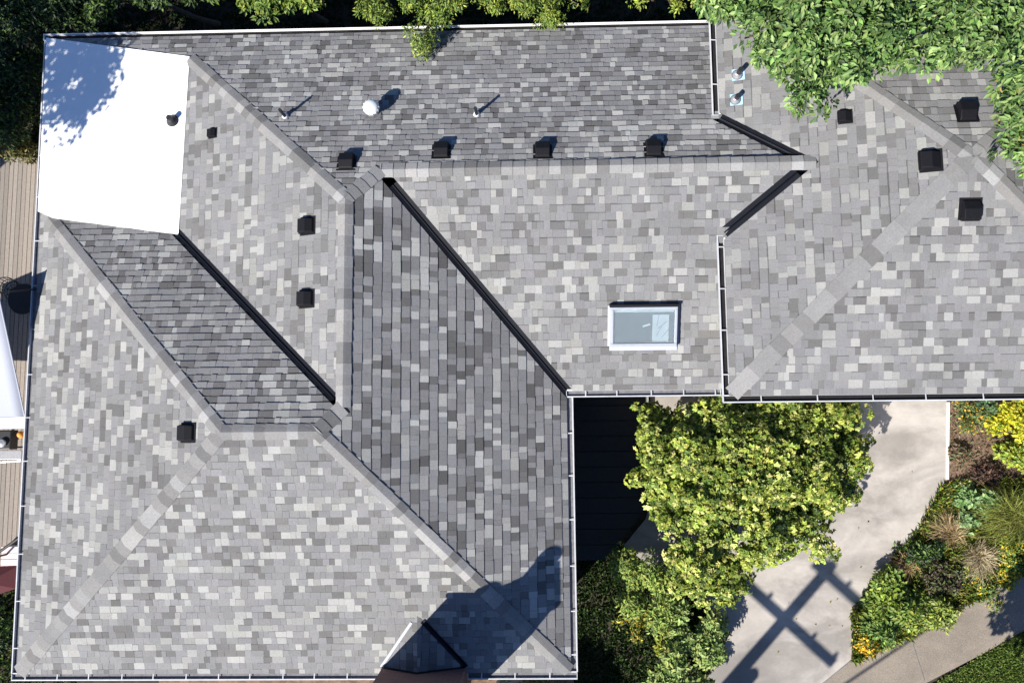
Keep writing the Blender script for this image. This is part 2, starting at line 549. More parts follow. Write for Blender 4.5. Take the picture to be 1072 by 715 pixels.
# ------------------------------------------------------------------ valley flashing
def valley(A, B, p1, p2, w=.105):
    d = (B - A).normalized()
    mb = MB()
    n1, n2 = normal(p1), normal(p2)
    s1, s2 = d.cross(n1).normalized(), d.cross(n2).normalized()
    if s1.z < 0: s1 = -s1
    if s2.z < 0: s2 = -s2
    nm = (n1 + n2).normalized()
    def ring(q_):
        e = w + .05
        return [q_ + s1 * e - n1 * .004, q_ + s1 * .02 + n1 * .001, q_ + nm * .035, q_ + s2 * .02 + n2 * .001, q_ + s2 * e - n2 * .004, q_ + s2 * .02 - n2 * .03, q_ + s1 * .02 - n1 * .03]
    a, b = ring(A), ring(B)
    n = len(a)
    mb.add(a + b, [(i, i + 1, n + i + 1, n + i) for i in range(n - 1)] + [tuple(range(n))[::-1], tuple(range(n, 2 * n))])
    return build('valley_flashing', mb, 'valley', house)
Vw = at(187, 243, SL['WA']); 
def on_line(A, B, y): return A + (B - A) * ((y - A.y) / (B.y - A.y))
valley(on_line(Vend, Abot, 4.36), on_line(Vend, Abot, Abot.y + .17), 'WA', 'NL', .125)
valley(Mc + Vector((.0, 0, 0)), on_line(Mc, Bl, Bl.y - .28), 'EL', 'SM', .115)
valley(vNR, on_line(vNR, Br, Br.y + .13), 'NM', 'WR', .115)
valley(vSR, on_line(vSR, Br, Br.y - .17), 'SM', 'WR', .12)

# ------------------------------------------------------------------ white membrane roof
wl = [Vector((xW - .03, 8.92, .105)), Vector((-7.46, 8.30, .345)), Vector((-7.59, 4.33, .30)), Vector((-10.45, 4.78, .15)), Vector((xW - .03, 4.95, .075))]
mb = MB()
g = 7
top = []
edge = []
wb = [wl[0], wl[1], wl[2], wl[3], wl[4]]
mb.add([p + Vector((0, 0, .012)) for p in wb] + [p - Vector((0, 0, .03)) for p in wb],
       [(4, 3, 2, 1, 0), (5, 6, 7, 8, 9)] + [(i, (i + 1) % 5, 5 + (i + 1) % 5, 5 + i) for i in range(5)])
o = build('flat_roof', mb, 'membrane', house)
o['label'] = 'white membrane covered low slope roof section'
bm = bmesh.new(); bm.from_mesh(o.data); bmesh.ops.triangulate(bm, faces=bm.faces[:]); bmesh.ops.recalc_face_normals(bm, faces=bm.faces[:]); bm.to_mesh(o.data); bm.free()
# welded seams and the turned-up edge of the membrane
mb = MB()
def wz(x, y):
    c = np.linalg.lstsq(np.array([[p.x, p.y, 1] for p in wl]), np.array([p.z for p in wl]), rcond=None)[0]
    return c[0] * x + c[1] * y + c[2]
for a, b in ((wl[0], wl[1]),):
    dd = (b - a).normalized(); nn = Vector((-dd.y, dd.x, 0))
    mb.sweep([(-.012, .0), (.03, .0), (.03, .014), (-.012, .014)], a + Vector((0, -.02, .004)), b + Vector((0, -.02, .004)), nn)
build('membrane_edge', mb, 'membrane', o if False else house)

# ------------------------------------------------------------------ walls, soffits, fascia
mb = MB()
mb.prism([(-10.3, -4.4), (.25, -4.4), (.25, 1.4), (4.3, 1.4), (4.3, 8.4), (-10.3, 8.4)], GZ - .3, -.14)
build('wall', mb, 'siding', house)
mb = MB()
mb.prism([(4.36, 1.2), (12.7, 1.2), (12.7, 8.8), (4.36, 8.8)], GZ - .3, zR - .14)
build('wall', mb, 'siding', house)
mb = MB()
mb.prism([(xW, yS), (xE, yS), (xE, yM), (4.2, yM), (4.2, yNM), (xW, yNM)], -.15, -.125)
build('soffit', mb, 'soffit', house)
mb = MB()
mb.prism([(xR, yR), (SEr.x, yR), (SEr.x, NWr.y), (xR, NWr.y)], zR - .15, zR - .125)
build('soffit', mb, 'soffit', house)
def fascia(A, B, out, z):
    mb = MB()
    mb.sweep([(-.025, z - .16), (-.002, z - .16), (-.002, z - .012), (-.025, z - .012)], Vector(A), Vector(B), Vector(out))
    return build('fascia', mb, 'white', house)
PROF = [(0, -.012), (0, -.12), (.105, -.12), (.145, -.05), (.145, .006), (.121, .006), (.121, -.045), (.095, -.108), (.012, -.108), (.012, -.012)]
def gutter(A, B, out, z, step, start=.2, m='gutter', ext=(0, 0), trough='deep_shade'):
    A, B, out = Vector((*A, 0)), Vector((*B, 0)), Vector((*out, 0))
    d = (B - A).normalized()
    A2, B2 = A - d * ext[0], B + d * ext[1]
    fascia(A, B, out, z)
    mb = MB()
    mb.sweep(PROF, A2 + Vector((0, 0, z)), B2 + Vector((0, 0, z)), out)
    for e_, s_ in ((A2, 1), (B2, -1)):
        mb.sweep([(.013, -.107), (.084, -.107), (.120, -.045), (.120, .002), (.013, .002)], e_ + Vector((0, 0, z)), e_ + d * s_ * .012 + Vector((0, 0, z)), out)
    g = build('gutter', mb, m, house)
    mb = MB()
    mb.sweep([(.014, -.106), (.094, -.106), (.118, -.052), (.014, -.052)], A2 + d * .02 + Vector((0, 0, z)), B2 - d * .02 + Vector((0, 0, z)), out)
    build('trough_shade', mb, trough, g)  # sheet whose colour stands in for the shade inside the gutter
    L = (B - A).length
    x = start
    while x < L - .05:
        h = MB()
        q_ = A + d * (x - .02) + Vector((0, 0, z))
        h.sweep([(.0, -.004), (.12, .007), (.12, .012), (.0, .001)], q_, q_ + d * .022, out)
        build('hanger', h, 'gutter', g)
        x += step * random.uniform(.94, 1.06)
    return g
gutter((xW, yS), (-3.17, yS), (0, -1), -.012, .69, .17, ext=(.135, 0), trough='shade_trim_grey')
gutter((-1.40, yS), (xE, yS), (0, -1), -.012, .69, .3, ext=(0, .135), trough='shade_trim_grey')
gutter((xE, yS), (xE, yM - .14), (1, 0), -.016, .9, .35, trough='shade_trim_grey')
gutter((xE, yM), (4.0, yM), (0, -1), -.012, .7, .42, trough='shade_trim_grey')
gutter((xW, yNM), (xW, yS), (-1, 0), -.016, .98, .7, trough='shade_trim_grey')
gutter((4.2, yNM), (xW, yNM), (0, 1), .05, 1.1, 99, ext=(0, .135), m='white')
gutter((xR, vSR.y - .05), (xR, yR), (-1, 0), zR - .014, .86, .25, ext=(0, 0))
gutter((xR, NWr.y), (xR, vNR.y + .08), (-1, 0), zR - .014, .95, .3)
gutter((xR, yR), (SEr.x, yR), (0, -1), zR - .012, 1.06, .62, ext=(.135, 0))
# downspouts
for (x, y, z) in ((.62, .52, -.12), (4.6, 1.12, zR - .15), (-10.62, -4.55, -.12)):
    mb = MB()
    mb.box((x - .04, y - .03, GZ), (x + .04, y + .03, z))
    build('downspout', mb, 'white', house, bevel=.01)

# windows and doors on the walls that a step to the side shows
def window(cx, cy, w, h, zc, out):
    ox, oy = out
    fr, gl = MB(), MB()
    tx, ty = -oy, ox
    c = Vector((cx, cy, zc)); t = Vector((tx, ty, 0)); n = Vector((ox, oy, 0))
    mx = Matrix(((t.x, n.x, 0, c.x), (t.y, n.y, 0, c.y), (0, 0, 1, c.z), (0, 0, 0, 1)))
    for lo, hi in (((-w / 2 - .07, 0.003, -h / 2 - .07), (w / 2 + .07, .045, -h / 2)), ((-w / 2 - .07, 0.003, h / 2), (w / 2 + .07, .045, h / 2 + .07)),
                   ((-w / 2 - .07, 0.003, -h / 2), (-w / 2, .045, h / 2)), ((w / 2, 0.003, -h / 2), (w / 2 + .07, .045, h / 2)), ((-.02, .003, -h / 2), (.02, .035, h / 2))):
        fr.box(lo, hi, mx=mx)
    gl.box((-w / 2, .004, -h / 2), (w / 2, .015, h / 2), mx=mx)
    f = build('window', fr, 'white', house)
    build('pane', gl, 'glass', f)
for cx, cy, w, h, zc, out in ((.25, -2.6, 1.5, 1.2, -1.2, (1, 0)), (1.7, 1.4, 1.2, 1.2, -1.2, (0, -1)), (-10.3, -2.5, 1.5, 1.2, -1.2, (-1, 0)),
                              (-8, -4.4, 1.6, 1.2, -1.2, (0, -1)), (-5, -4.4, 1.6, 1.2, -1.2, (0, -1)), (6.2, 1.2, 1.5, 1.2, -.6, (0, -1)), (-10.3, 6.2, 1.5, 1.2, -1.2, (-1, 0)), (-4, 8.4, 1.5, 1.1, -1.2, (0, 1))):
    window(cx, cy, w, h, zc, out)
mb = MB()
for i in range(4):
    mb.box((7.5, 1.16, GZ + .02 + i * .55), (9.95, 1.198, GZ + .02 + i * .55 + .535))
build('garage_door', mb, 'white', house, bevel=.008)
mb = MB(); mb.box((3.0, 1.36, GZ + .25), (3.9, 1.398, GZ + 2.25))
dr = build('door', mb, 'maroon', house)
mb = MB(); mb.lathe([(.03, 0), (.035, .02), (.02, .05)], 12, Matrix.Translation((3.08, 1.36, GZ + 1.25)) @ Matrix.Rotation(PI / 2, 4, 'X'))
build('handle', mb, 'silver', dr)

# ------------------------------------------------------------------ roof furniture
def place(o, pl, px, py, parent=house, sc=1, lift=.018):
    u, v, n = frame(pl)
    p = at(px, py, SL[pl]) + n * lift
    mx = Matrix(((u.x, v.x, n.x, p.x), (u.y, v.y, n.y, p.y), (u.z, v.z, n.z, p.z), (0, 0, 0, 1)))
    o.parent = parent
    o.matrix_local = Matrix.Translation(-world_origin(parent)) @ mx @ Matrix.Scale(sc, 4)
    return o
# slant-back vent, local: x along the eave, y up the slope, z out
def vent_base(s):
    mb = MB()
    mb.box((-.23 * s, -.2 * s, 0), (.23 * s, .24 * s, .006))
    return mb
def vent_hood(s):
    mb = MB()
    x, y0, y1, h = .185 * s, -.19 * s, .2 * s, .155 * s
    pts = [(-x, y0, .05 * s), (x, y0, .05 * s), (x * .96, y1, .012), (-x * .96, y1, .012),
           (-x * .9, y0 + .015, h), (x * .9, y0 + .015, h), (x * .9, y1 - .17 * s, h * .98), (-x * .9, y1 - .17 * s, h * .98), (x * .82, y1 - .02, .06 * s), (-x * .82, y1 - .02, .06 * s)]
    mb.add(pts, [(4, 5, 6, 7), (7, 6, 8, 9), (9, 8, 2, 3), (0, 1, 5, 4), (1, 2, 8, 6, 5), (0, 4, 7, 9, 3), (3, 2, 1, 0)])
    # louvre lip on the open low side
    mb.box((-x * 1.0, y0 - .03 * s, .035 * s), (x * 1.0, y0 + .004, .052 * s))
    mb.box((-x * 1.02, y0 - .02 * s, .006), (-x * .9, y0 + .06 * s, .05 * s))
    mb.box((x * .9, y0 - .02 * s, .006), (x * 1.02, y0 + .06 * s, .05 * s))
    return mb
bme = build('roof_vent', vent_base(1), 'vent', world=False)
hme = build('vent_hood', vent_hood(1), 'vent', world=False, bevel=.012)
vents = [('NM', 363, 171, .84), ('NM', 462, 159, .84), ('NM', 568, 159, .84), ('NM', 684, 157, .86), ('WA', 322, 237, .82), ('WA', 321, 313, .82), ('WL', 197, 453, .84),
         ('WA', 223, 140, .5), ('WR', 884, 123, .62), ('NR', 1011, 119, .92), ('WR', 973, 169, .95), ('SR', 1015, 220, .95)]
for i, (pl, px, py, s) in enumerate(vents):
    b = bme if i == 0 else bme.copy()
    h = hme if i == 0 else hme.copy()
    if i:
        COL.objects.link(b); COL.objects.link(h)
    place(b, pl, px, py, sc=s)
    h.parent = b
    h.matrix_local = Matrix.Identity(4)

def plumb(px, py, pl, h, r, fl='lead', pm='lead', name='vent_pipe', fw=.0, fcol=None):
    """a vertical pipe through a sloped flashing collar"""
    u, v, n = frame(pl)
    p = at(px, py, SL[pl])
    mb = MB()
    mb.tube([p - Vector((0, 0, .05)), p + Vector((0, 0, h))], r, 14)
    o = build(name, mb, pm, house, smooth=False)
    mx = Matrix(((u.x, v.x, n.x, p.x), (u.y, v.y, n.y, p.y), (u.z, v.z, n.z, p.z), (0, 0, 0, 1)))
    c = MB()
    if fw:
        c.box((-fw, -fw * .9, .021), (fw, fw * 1.2, .026), mx=mx)
        build('flashing', c, fcol or fl, o)
        c = MB()
    c.lathe([(r * 2.3, .026), (r * 1.7, .06), (r * 1.12, .12), (r * 1.05, .125)], 16, mx)
    build('collar', c, fl, o, smooth=True)
    return o
plumb(299, 123, 'NM', .42, .033, 'alu', 'dark', fw=.07, fcol='shade_trim_grey')
plumb(499, 121, 'NM', .40, .033, 'alu', 'dark', fw=.07, fcol='shade_trim_grey')
plumb(772, 79, 'WR', .30, .05, 'lead', 'dark', fw=.12, fcol='blue')
plumb(770, 105, 'WR', .24, .05, 'lead', 'dark', fw=.12, fcol='blue')
SL['FLAT'] = (.30 + .07 * 7.59, .07, .012 * 0)
SL['FLAT'] = tuple(np.linalg.lstsq(np.array([[1, p.x, p.y] for p in wl]), np.array([p.z for p in wl]), rcond=None)[0])
plumb(181, 127, 'FLAT', .22, .06, 'dark', 'dark', fw=0)
# round aluminium ventilator
p = at(391, 118, SL['NM'])
mb = MB()
mb.lathe([(.12, -.06), (.12, .2), (.15, .22), (.165, .26), (.16, .31), (.12, .36), (.05, .38), (.0, .385)], 28, Matrix.Translation(p))
tv = build('round_vent', mb, 'alu', house, smooth=True)
c = MB()
for k in range(14):
    a = 2 * PI * k / 14
    c.box((.15, -.007, .23), (.172, .007, .31), mx=Matrix.Translation(p) @ Matrix.Rotation(a, 4, 'Z'))
build('vane', c, 'alu', tv)
u, v, n = frame('NM')
mx = Matrix(((u.x, v.x, n.x, p.x), (u.y, v.y, n.y, p.y), (u.z, v.z, n.z, p.z), (0, 0, 0, 1)))
c = MB(); c.box((-.17, -.17, .021), (.17, .2, .026), mx=mx); build('flashing', c, 'shade_trim_grey', tv)

# skylight
u, v, n = frame('SM')
p = at(673.5, 341, SL['SM'])
mx = Matrix(((u.x, v.x, n.x, p.x), (u.y, v.y, n.y, p.y), (u.z, v.z, n.z, p.z), (0, 0, 0, 1)))
a0, b0 = .685, .42
fr = MB()
fr.box((-a0, -b0, .0), (a0, -b0 + .07, .13), mx=mx)
fr.box((-a0, b0 - .055, .0), (a0, b0, .13), mx=mx)
fr.box((-a0, -b0 + .07, .0), (-a0 + .055, b0 - .055, .13), mx=mx)
fr.box((a0 - .055, -b0 + .07, .0), (a0, b0 - .055, .13), mx=mx)
M['skyframe'] = mat('skylight_frame', (.31, .34, .38), .4, noise=.08, scale=10)
skl = build('skylight', fr, 'skyframe', house, bevel=.008)
c = MB(); c.box((-a0 + .05, -b0 + .065, .095), (a0 - .05, b0 - .05, .108), mx=mx); build('pane', c, 'skyglass', skl)
c = MB()
c.box((-a0 - .02, -b0 - .10, .022), (a0 + .02, -b0 - .002, .030), mx=mx)
c.box((-a0 - .06, -b0 - .002, .022), (-a0 - .002, b0 + .02, .028), mx=mx)
c.box((a0 + .002, -b0 - .002, .022), (a0 + .06, b0 + .02, .028), mx=mx)
M['pewter'] = mat('pale_flashing', (.42, .44, .5), .4, noise=.08, scale=14)
build('flashing', c, 'pewter', skl)
c = MB(); c.box((-a0 - .03, b0 + .001, .022), (a0 + .03, b0 + .055, .145), mx=mx); c.box((a0 + .003, -b0, .029), (a0 + .02, b0, .125), mx=mx); build('head_flashing', c, 'valley', skl)
# below the pane: a bluish blind, and white slabs painting bright reflections in the glass
c = MB()
c.add([mx @ Vector(q_) for q_ in ((-a0 + .05, -b0 + .06, .04), (a0 - .05, -b0 + .06, .04), (a0 - .05, b0 - .05, .04), (-a0 + .05, b0 - .05, .04))], [(0, 1, 2, 3)])
M['blind'] = mat('blue_grey_blind', (.03, .06, .085), .7, noise=.1, scale=4)
build('blind', c, 'blind', skl)
c = MB()
c.box((.18, -b0 + .07, .045), (.52, .24, .052), mx=mx)
c.box((-a0 + .06, b0 - .12, .045), (a0 - .06, b0 - .06, .052), mx=mx)
c.box((-.02, -.02, .045), (.14, .02, .05), mx=mx @ Matrix.Rotation(.3, 4, 'Z'))
build('pane_reflection', c, 'white', skl)
c = MB()
for k, (x, y, a_) in enumerate(((.32, -.1, 1.1), (.38, .02, .7), (.29, .12, 1.4), (.45, -.15, .9))):
    c.box((-.12, -.006, .054), (.12, .006, .06), mx=mx @ Matrix.Translation((x, y, 0)) @ Matrix.Rotation(a_, 4, 'Z'))
build('roller_cord', c, 'lead', skl)

# chimney
cx0, cx1, cy0, cy1, ct = -3.14, -1.444, -5.52, -4.745, 2.52
mb = MB(); mb.box((cx0, cy0, GZ - .2), (cx1, cy1, ct))
ch = build('chimney', mb, 'brick', house)
c = MB(); c.box((cx0 - .05, cy0 - .05, ct + .002), (cx1 + .05, cy1 + .05, ct + .09)); build('crown', c, 'kerb', ch, bevel=.015)
for (fx, fy, r, h) in ((-1.98, -5.0, .17, .56), (-2.66, -5.02, .2, .32)):
    c = MB(); c.lathe([(r, 0), (r, h - .06), (r * 1.12, h - .05), (r * 1.12, h), (r * .8, h), (r * .8, h - .1)], 20, Matrix.Translation((fx, fy, ct + .091))); build('flue', c, 'terra', ch, smooth=False)
# saddle behind the chimney
xm = (cx0 + cx1) / 2
zb = zof('SL', 0, cy1)
A_ = Vector((cx0 - .02, cy1, zb)); B_ = Vector((cx1 + .02, cy1, zb))
yt = -3.62
T_ = Vector((xm - .08, yt, zof('SL', 0, yt)))
R_ = Vector((xm - .08, cy1 + .002, T_.z - .02))
SL['CW'] = None
def pl3(a, b, c_):
    n_ = (b - a).cross(c_ - a)
    return ((n_.dot(a)) / n_.z, -n_.x / n_.z, -n_.y / n_.z)
SL['CW'] = pl3(A_, R_, T_); SL['CE'] = pl3(B_, T_, R_)
shingles('CW', [[P2(A_), P2(R_), P2(T_)]], .17, 21, 'saddle')
shingles('CE', [[P2(R_), P2(B_), P2(T_)]], .17, 22, 'saddle')
def strip(A, B, p1, p2, w1, w2, m, name, lift=.026):
    d = (B - A).normalized(); n1, n2 = normal(p1), normal(p2)
    s1 = d.cross(n1); s2 = -d.cross(n2)
    mb = MB()
    def ring(q_): return [q_ + s1 * w1 + n1 * lift, q_ + n1 * lift, q_ + s2 * w2 + n2 * lift]
    a, b = ring(A), ring(B)
    mb.add(a + b, [(0, 1, 4, 3), (1, 2, 5, 4)])
    return build(name, mb, m, ch)
strip(A_, A_ + (T_ - A_) * .86, 'SL', 'CW', -.045, -.03, 'pewter', 'flashing')  # sunlit side of the saddle flashing, its brightness put into a pale colour
strip(B_, B_ + (T_ - B_) * .9, 'SL', 'CE', .06, .06, 'valley', 'flashing')  # same flashing on the shadow side, the shade painted as near-black
mb = MB()
pts = [A_ + Vector((.0, .012, .03)), R_ + Vector((0, .012, .03)), B_ + Vector((0, .012, .03))]
mb.add(pts + [q_ + Vector((0, 0, .1)) for q_ in pts], [(0, 1, 4, 3), (1, 2, 5, 4)])
build('flashing', mb, 'valley', ch)

# ------------------------------------------------------------------ ground and paving
def sheet(name, poly, z, m, thick=0, kind='structure', tris=False):
    me = bpy.data.meshes.new(name)
    bm = bmesh.new()
    vs_ = [bm.verts.new((p[0], p[1], z)) for p in poly]
    f = bm.faces.new(vs_)
    f.normal_update()
    if f.normal.z < 0: f.normal_flip()
    if thick:
        r = bmesh.ops.extrude_face_region(bm, geom=[f])
        for e in r['geom']:
            if isinstance(e, bmesh.types.BMVert): e.co.z += 0
        for v_ in vs_: v_.co.z -= thick
    bmesh.ops.recalc_face_normals(bm, faces=bm.faces[:])
    bmesh.ops.triangulate(bm, faces=[f for f in bm.faces if len(f.verts) > 4])
    if not thick:
        for f in bm.faces:
            if f.normal.z < 0: f.normal_flip()
    bm.to_mesh(me); bm.free()
    me.materials.append(M[m])
    o = link(name, me)
    o['kind'] = kind
    return o
def px(poly, z=GZ): return [P2(at(a, b, z)) for a, b in poly]
sheet('ground', [(-300, -300), (300, -300), (300, 300), (-300, 300)], GZ - .06, 'ground')
drive = px([(690, 500)]) + [(2.85, 1.15), (10.05, 1.18)] + px([(991, 423), (990, 502), (967, 551), (929, 598), (895, 640), (891, 690)])
drive += px([(861, 715)]) + [(4.2, -9.5), (.2, -8.6)] + px([(735, 720), (765, 662), (735, 628), (690, 600), (653, 571), (676, 543)])
sheet('driveway', drive, GZ, 'concrete', thick=.1)
walk = px([(861, 715), (891, 690), (959, 657), (1036, 614), (1072, 596)]) + [(20, 1.5), (22, -.6)] + px([(1072, 660), (1031, 683), (967, 716)]) + [(6.2, -9.3), (4.3, -9.45)]
sheet('sidewalk', walk, GZ - .004, 'walk', thick=.1)
# joint in the sidewalk: a raised edging strip and saw cuts
bed = px([(991, 421), (1100, 421), (1110, 560), (1072, 597), (1036, 615), (959, 658), (892, 690), (894, 640), (929, 598), (967, 551), (990, 502)])
sheet('soil_bed', bed, GZ - .03, 'mulch', thick=.05)
mb = MB()
for a, b in (((991, 421), (990, 502)),):
    A, B = at(*a, GZ), at(*b, GZ)
    mb.sweep([(0, -.1), (.07, -.1), (.07, .02), (0, .02)], A, B, Vector((1, 0, 0)))
k = build('garden_edging', mb, 'kerb', loc=None)
tag(k, 'pale concrete edging between the driveway and the flower bed', 'edging')
def joint(name, a, b, w=.014):
    A, B = at(*a, GZ), at(*b, GZ)
    d = (B - A).normalized(); sd = Vector((-d.y, d.x, 0)) * w / 2
    z = Vector((0, 0, .004))
    mb = MB(); mb.add([A + sd + z, A - sd + z, B - sd + z, B + sd + z], [(0, 1, 2, 3)])
    o = build(name, mb, 'shade_trim_grey'); o['kind'] = 'structure'
    bm = bmesh.new(); bm.from_mesh(o.data)
    for f in bm.faces:
        if f.normal.z < 0: f.normal_flip()
    bm.to_mesh(o.data); bm.free()
joint('path_joint', (952, 662), (968, 712))
joint('path_joint', (1040, 614), (1062, 664))
joint('road_joint', (861, 715), (891, 691), .015)
lawn_poly = px([(975, 718), (1031, 684), (1090, 650)]) + [(16, -4.2), (16, -10), (8, -10)]
M['turf'] = mat('turf_base', (.05, .075, .02), .95, noise=.4, scale=9, bump=.6, bscale=30)
sheet('lawn', lawn_poly, GZ - .02, 'turf', thick=.03)
sheet('paver_path', [(-9, -8.2), (.9, -8.2), (.9, -4.95), (-9, -4.95)], GZ - .02, 'paver', thick=.04)

# ------------------------------------------------------------------ foliage
UP = np.array([0, 0, 1.])
def norm(a): return a / np.maximum(np.linalg.norm(a, axis=1, keepdims=True), 1e-9)
def leaf_mesh(name, p, d, n, L, W, tint, m, parent=None, fold=.3, curl=.15, loc=None, lobes=1):
    """folded leaf: base, two shoulders, tip"""
    p, d, n = np.asarray(p), norm(np.asarray(d)), norm(np.asarray(n))
    s = norm(np.cross(d, n)); n = np.cross(s, d)
    L = np.broadcast_to(np.asarray(L, float), (len(p),))[:, None]; W = np.broadcast_to(np.asarray(W, float), (len(p),))[:, None]
    if lobes == 3:
        P_, D_, N_, L_, W_, T_ = [], [], [], [], [], []
        for a, k in ((0, 1), (.95, .82), (-.95, .82)):
            P_.append(p); D_.append(d * math.cos(a) + s * math.sin(a)); N_.append(n); L_.append(L[:, 0] * k); W_.append(W[:, 0] * k); T_.append(tint)
        return leaf_mesh(name, np.vstack(P_), np.vstack(D_), np.vstack(N_), np.hstack(L_), np.hstack(W_), np.vstack(T_), m, parent, fold, curl, loc, 1)
    base = p; tip = p + d * L - n * L * curl
    l = p + d * L * .45 + s * W * .5 + n * W * fold; r = p + d * L * .45 - s * W * .5 + n * W * fold
    N = len(p)
    V = np.stack([base, r, tip, l], 1).reshape(-1, 3)
    off = world_origin(parent) if parent is not None else (Vector(loc) if loc is not None else Vector((0, 0, 0)))
    V = V - np.array(off)
    i = np.arange(N)[:, None] * 4
    F = np.concatenate([i + np.array([0, 1, 2]), i + np.array([0, 2, 3])], 1).reshape(-1, 3)
    me = bpy.data.meshes.new(name)
    me.vertices.add(len(V)); me.vertices.foreach_set('co', V.ravel())
    me.loops.add(F.size); me.loops.foreach_set('vertex_index', F.ravel().astype(np.int32))
    me.polygons.add(len(F)); me.polygons.foreach_set('loop_start', np.arange(0, F.size, 3, dtype=np.int32)); me.polygons.foreach_set('loop_total', np.full(len(F), 3, dtype=np.int32))
    c = np.concatenate([np.repeat(tint, 4, 0), np.ones((len(V), 1))], 1).astype(np.float32)
    a = me.attributes.new('tint', 'FLOAT_COLOR', 'POINT'); a.data.foreach_set('color', c.ravel())
    me.update(calc_edges=True)
    me.materials.append(M[m])
    return link(name, me, parent, loc if parent is None else None)

def unit(n):
    v = RNG.normal(size=(n, 3)); return norm(v)
def colours(n, pal, var=.18):
    pal = np.array(pal)
    w = RNG.random(n); idx = np.minimum((w * len(pal)).astype(int), len(pal) - 1)
    return np.clip(pal[idx] * (1 + RNG.normal(size=(n, 1)) * var) * (1 + RNG.normal(size=(n, 3)) * .05), .004, 1)

def crown(name, blobs, ncl, per, cr, L, W, pal, m, parent, flat=.5, droop=.35, lobes=1, inner=.35, zmin=-.5, var=.2, loc=None, radial=.8, spread=.08):
    B = np.array(blobs, float)
    w = (B[:, 3] * B[:, 4] + B[:, 3] * B[:, 5]); w /= w.sum()
    k = RNG.choice(len(B), ncl, p=w)
    dr = unit(ncl)
    dr[:, 2] = np.where(dr[:, 2] < zmin, -dr[:, 2], dr[:, 2])
    rr = np.where(RNG.random(ncl) < inner, RNG.uniform(.3, .8, ncl), RNG.uniform(.82, 1.06, ncl) + np.abs(RNG.normal(size=ncl)) * spread)
    c = B[k, :3] + dr * B[k, 3:6] * rr[:, None]
    cn = norm(dr * (1 - flat) + UP * flat + unit(ncl) * .25)
    cs = RNG.uniform(.7, 1.25, ncl)
    ctint = 1 + RNG.normal(size=(ncl, 1)) * .14
    I = np.repeat(np.arange(ncl), per); n = len(I)
    t1 = norm(np.cross(cn, unit(ncl)))[I]; t2 = np.cross(cn[I], t1)
    ph = RNG.uniform(0, 2 * PI, n)
    rad = t1 * np.cos(ph)[:, None] + t2 * np.sin(ph)[:, None]
    q_ = np.sqrt(RNG.random(n)) * cr * cs[I]
    p = c[I] + rad * q_[:, None] - cn[I] * (q_[:, None] ** 2 / max(cr, .01)) * .5 + unit(n) * cr * .18
    d = rad * radial + unit(n) * .45 - UP * droop * RNG.random((n, 1))
    nn = cn[I] + unit(n) * .45
    sc_ = RNG.uniform(.5, 1.4, n)
    return leaf_mesh(name, p, d, nn, L * sc_, W * sc_, colours(n, pal, var) * ctint[I], m, parent, lobes=lobes, loc=loc)

def trunk(parent, base, top, r, limbs=(), name='trunk'):
    mb = MB()
    base, top = Vector(base), Vector(top)
    pts = [base + (top - base) * t + Vector((random.uniform(-.06, .06), random.uniform(-.06, .06), 0)) * (0 < t < 1) for t in (0, .25, .5, .75, 1)]
    mb.tube(pts, [r * 1.35, r, r * .88, r * .75, r * .5], 10)
    for e in limbs:
        e = Vector(e)
        st = pts[2] + (pts[3] - pts[2]) * random.random()
        mid = (st + e) / 2 + Vector((0, 0, .12 * (e - st).length))
        mb.tube([st, mid, e], [r * .5, r * .34, r * .1], 7)
    return build(name, mb, 'bark', parent)

G_BIG = [(.08, .155, .038), (.12, .215, .052), (.17, .27, .075), (.04, .085, .022), (.23, .32, .11)]
G_MAPLE = [(.30, .36, .055), (.38, .43, .075), (.23, .30, .045), (.14, .21, .03), (.55, .57, .18), (.09, .15, .025)]
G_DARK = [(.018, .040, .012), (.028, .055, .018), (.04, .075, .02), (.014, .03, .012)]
G_LIME = [(.20, .27, .035), (.28, .34, .05), (.12, .19, .03), (.36, .40, .08)]
G_MID = [(.10, .18, .035), (.14, .235, .045), (.20, .29, .065), (.055, .11, .022)]

def blob(pxx, pyy, z, r, rz=None, ry=None):
    p = at(pxx, pyy, z)
    return (p.x, p.y, p.z, r, ry or r, rz or r)

def sub(blobs, k, r0, r1, push=.75, jit=.2):
    """break big lobes into many small uneven ones"""
    B = np.array(blobs, float); w = B[:, 3] * B[:, 4]; w = w / w.sum()
    out = []
    for i in RNG.choice(len(B), k, p=w):
        d = unit(1)[0]; d[2] = abs(d[2]) * .9 - .15
        rr = RNG.uniform(.25, 1) ** .6 * push
        c = B[i, :3] + d * B[i, 3:6] * rr + RNG.normal(size=3) * jit * .3
        r_ = RNG.uniform(r0, r1)
        out.append((c[0], c[1], c[2], r_, r_ * RNG.uniform(.75, 1.25), r_ * RNG.uniform(.5, .9)))
    return out
def tree(label, base, blobs, ncl, per, cr, L, W, pal, m='leaf', r=.12, name='tree', cat='tree', group=None, **kw):
    t = thing(name, label, cat, base, group)
    tops = [Vector(b[:3]) for b in blobs]
    tops = [tops[i] for i in range(0, len(tops), max(1, len(tops) // 12))]
    trunk(t, base, sum(tops, Vector()) / len(tops) + Vector((0, 0, .1)), r, [b - Vector((0, 0, .2)) for b in tops])
    crown('crown', blobs, ncl, per, cr, L, W, pal, m, t, **kw)
    return t

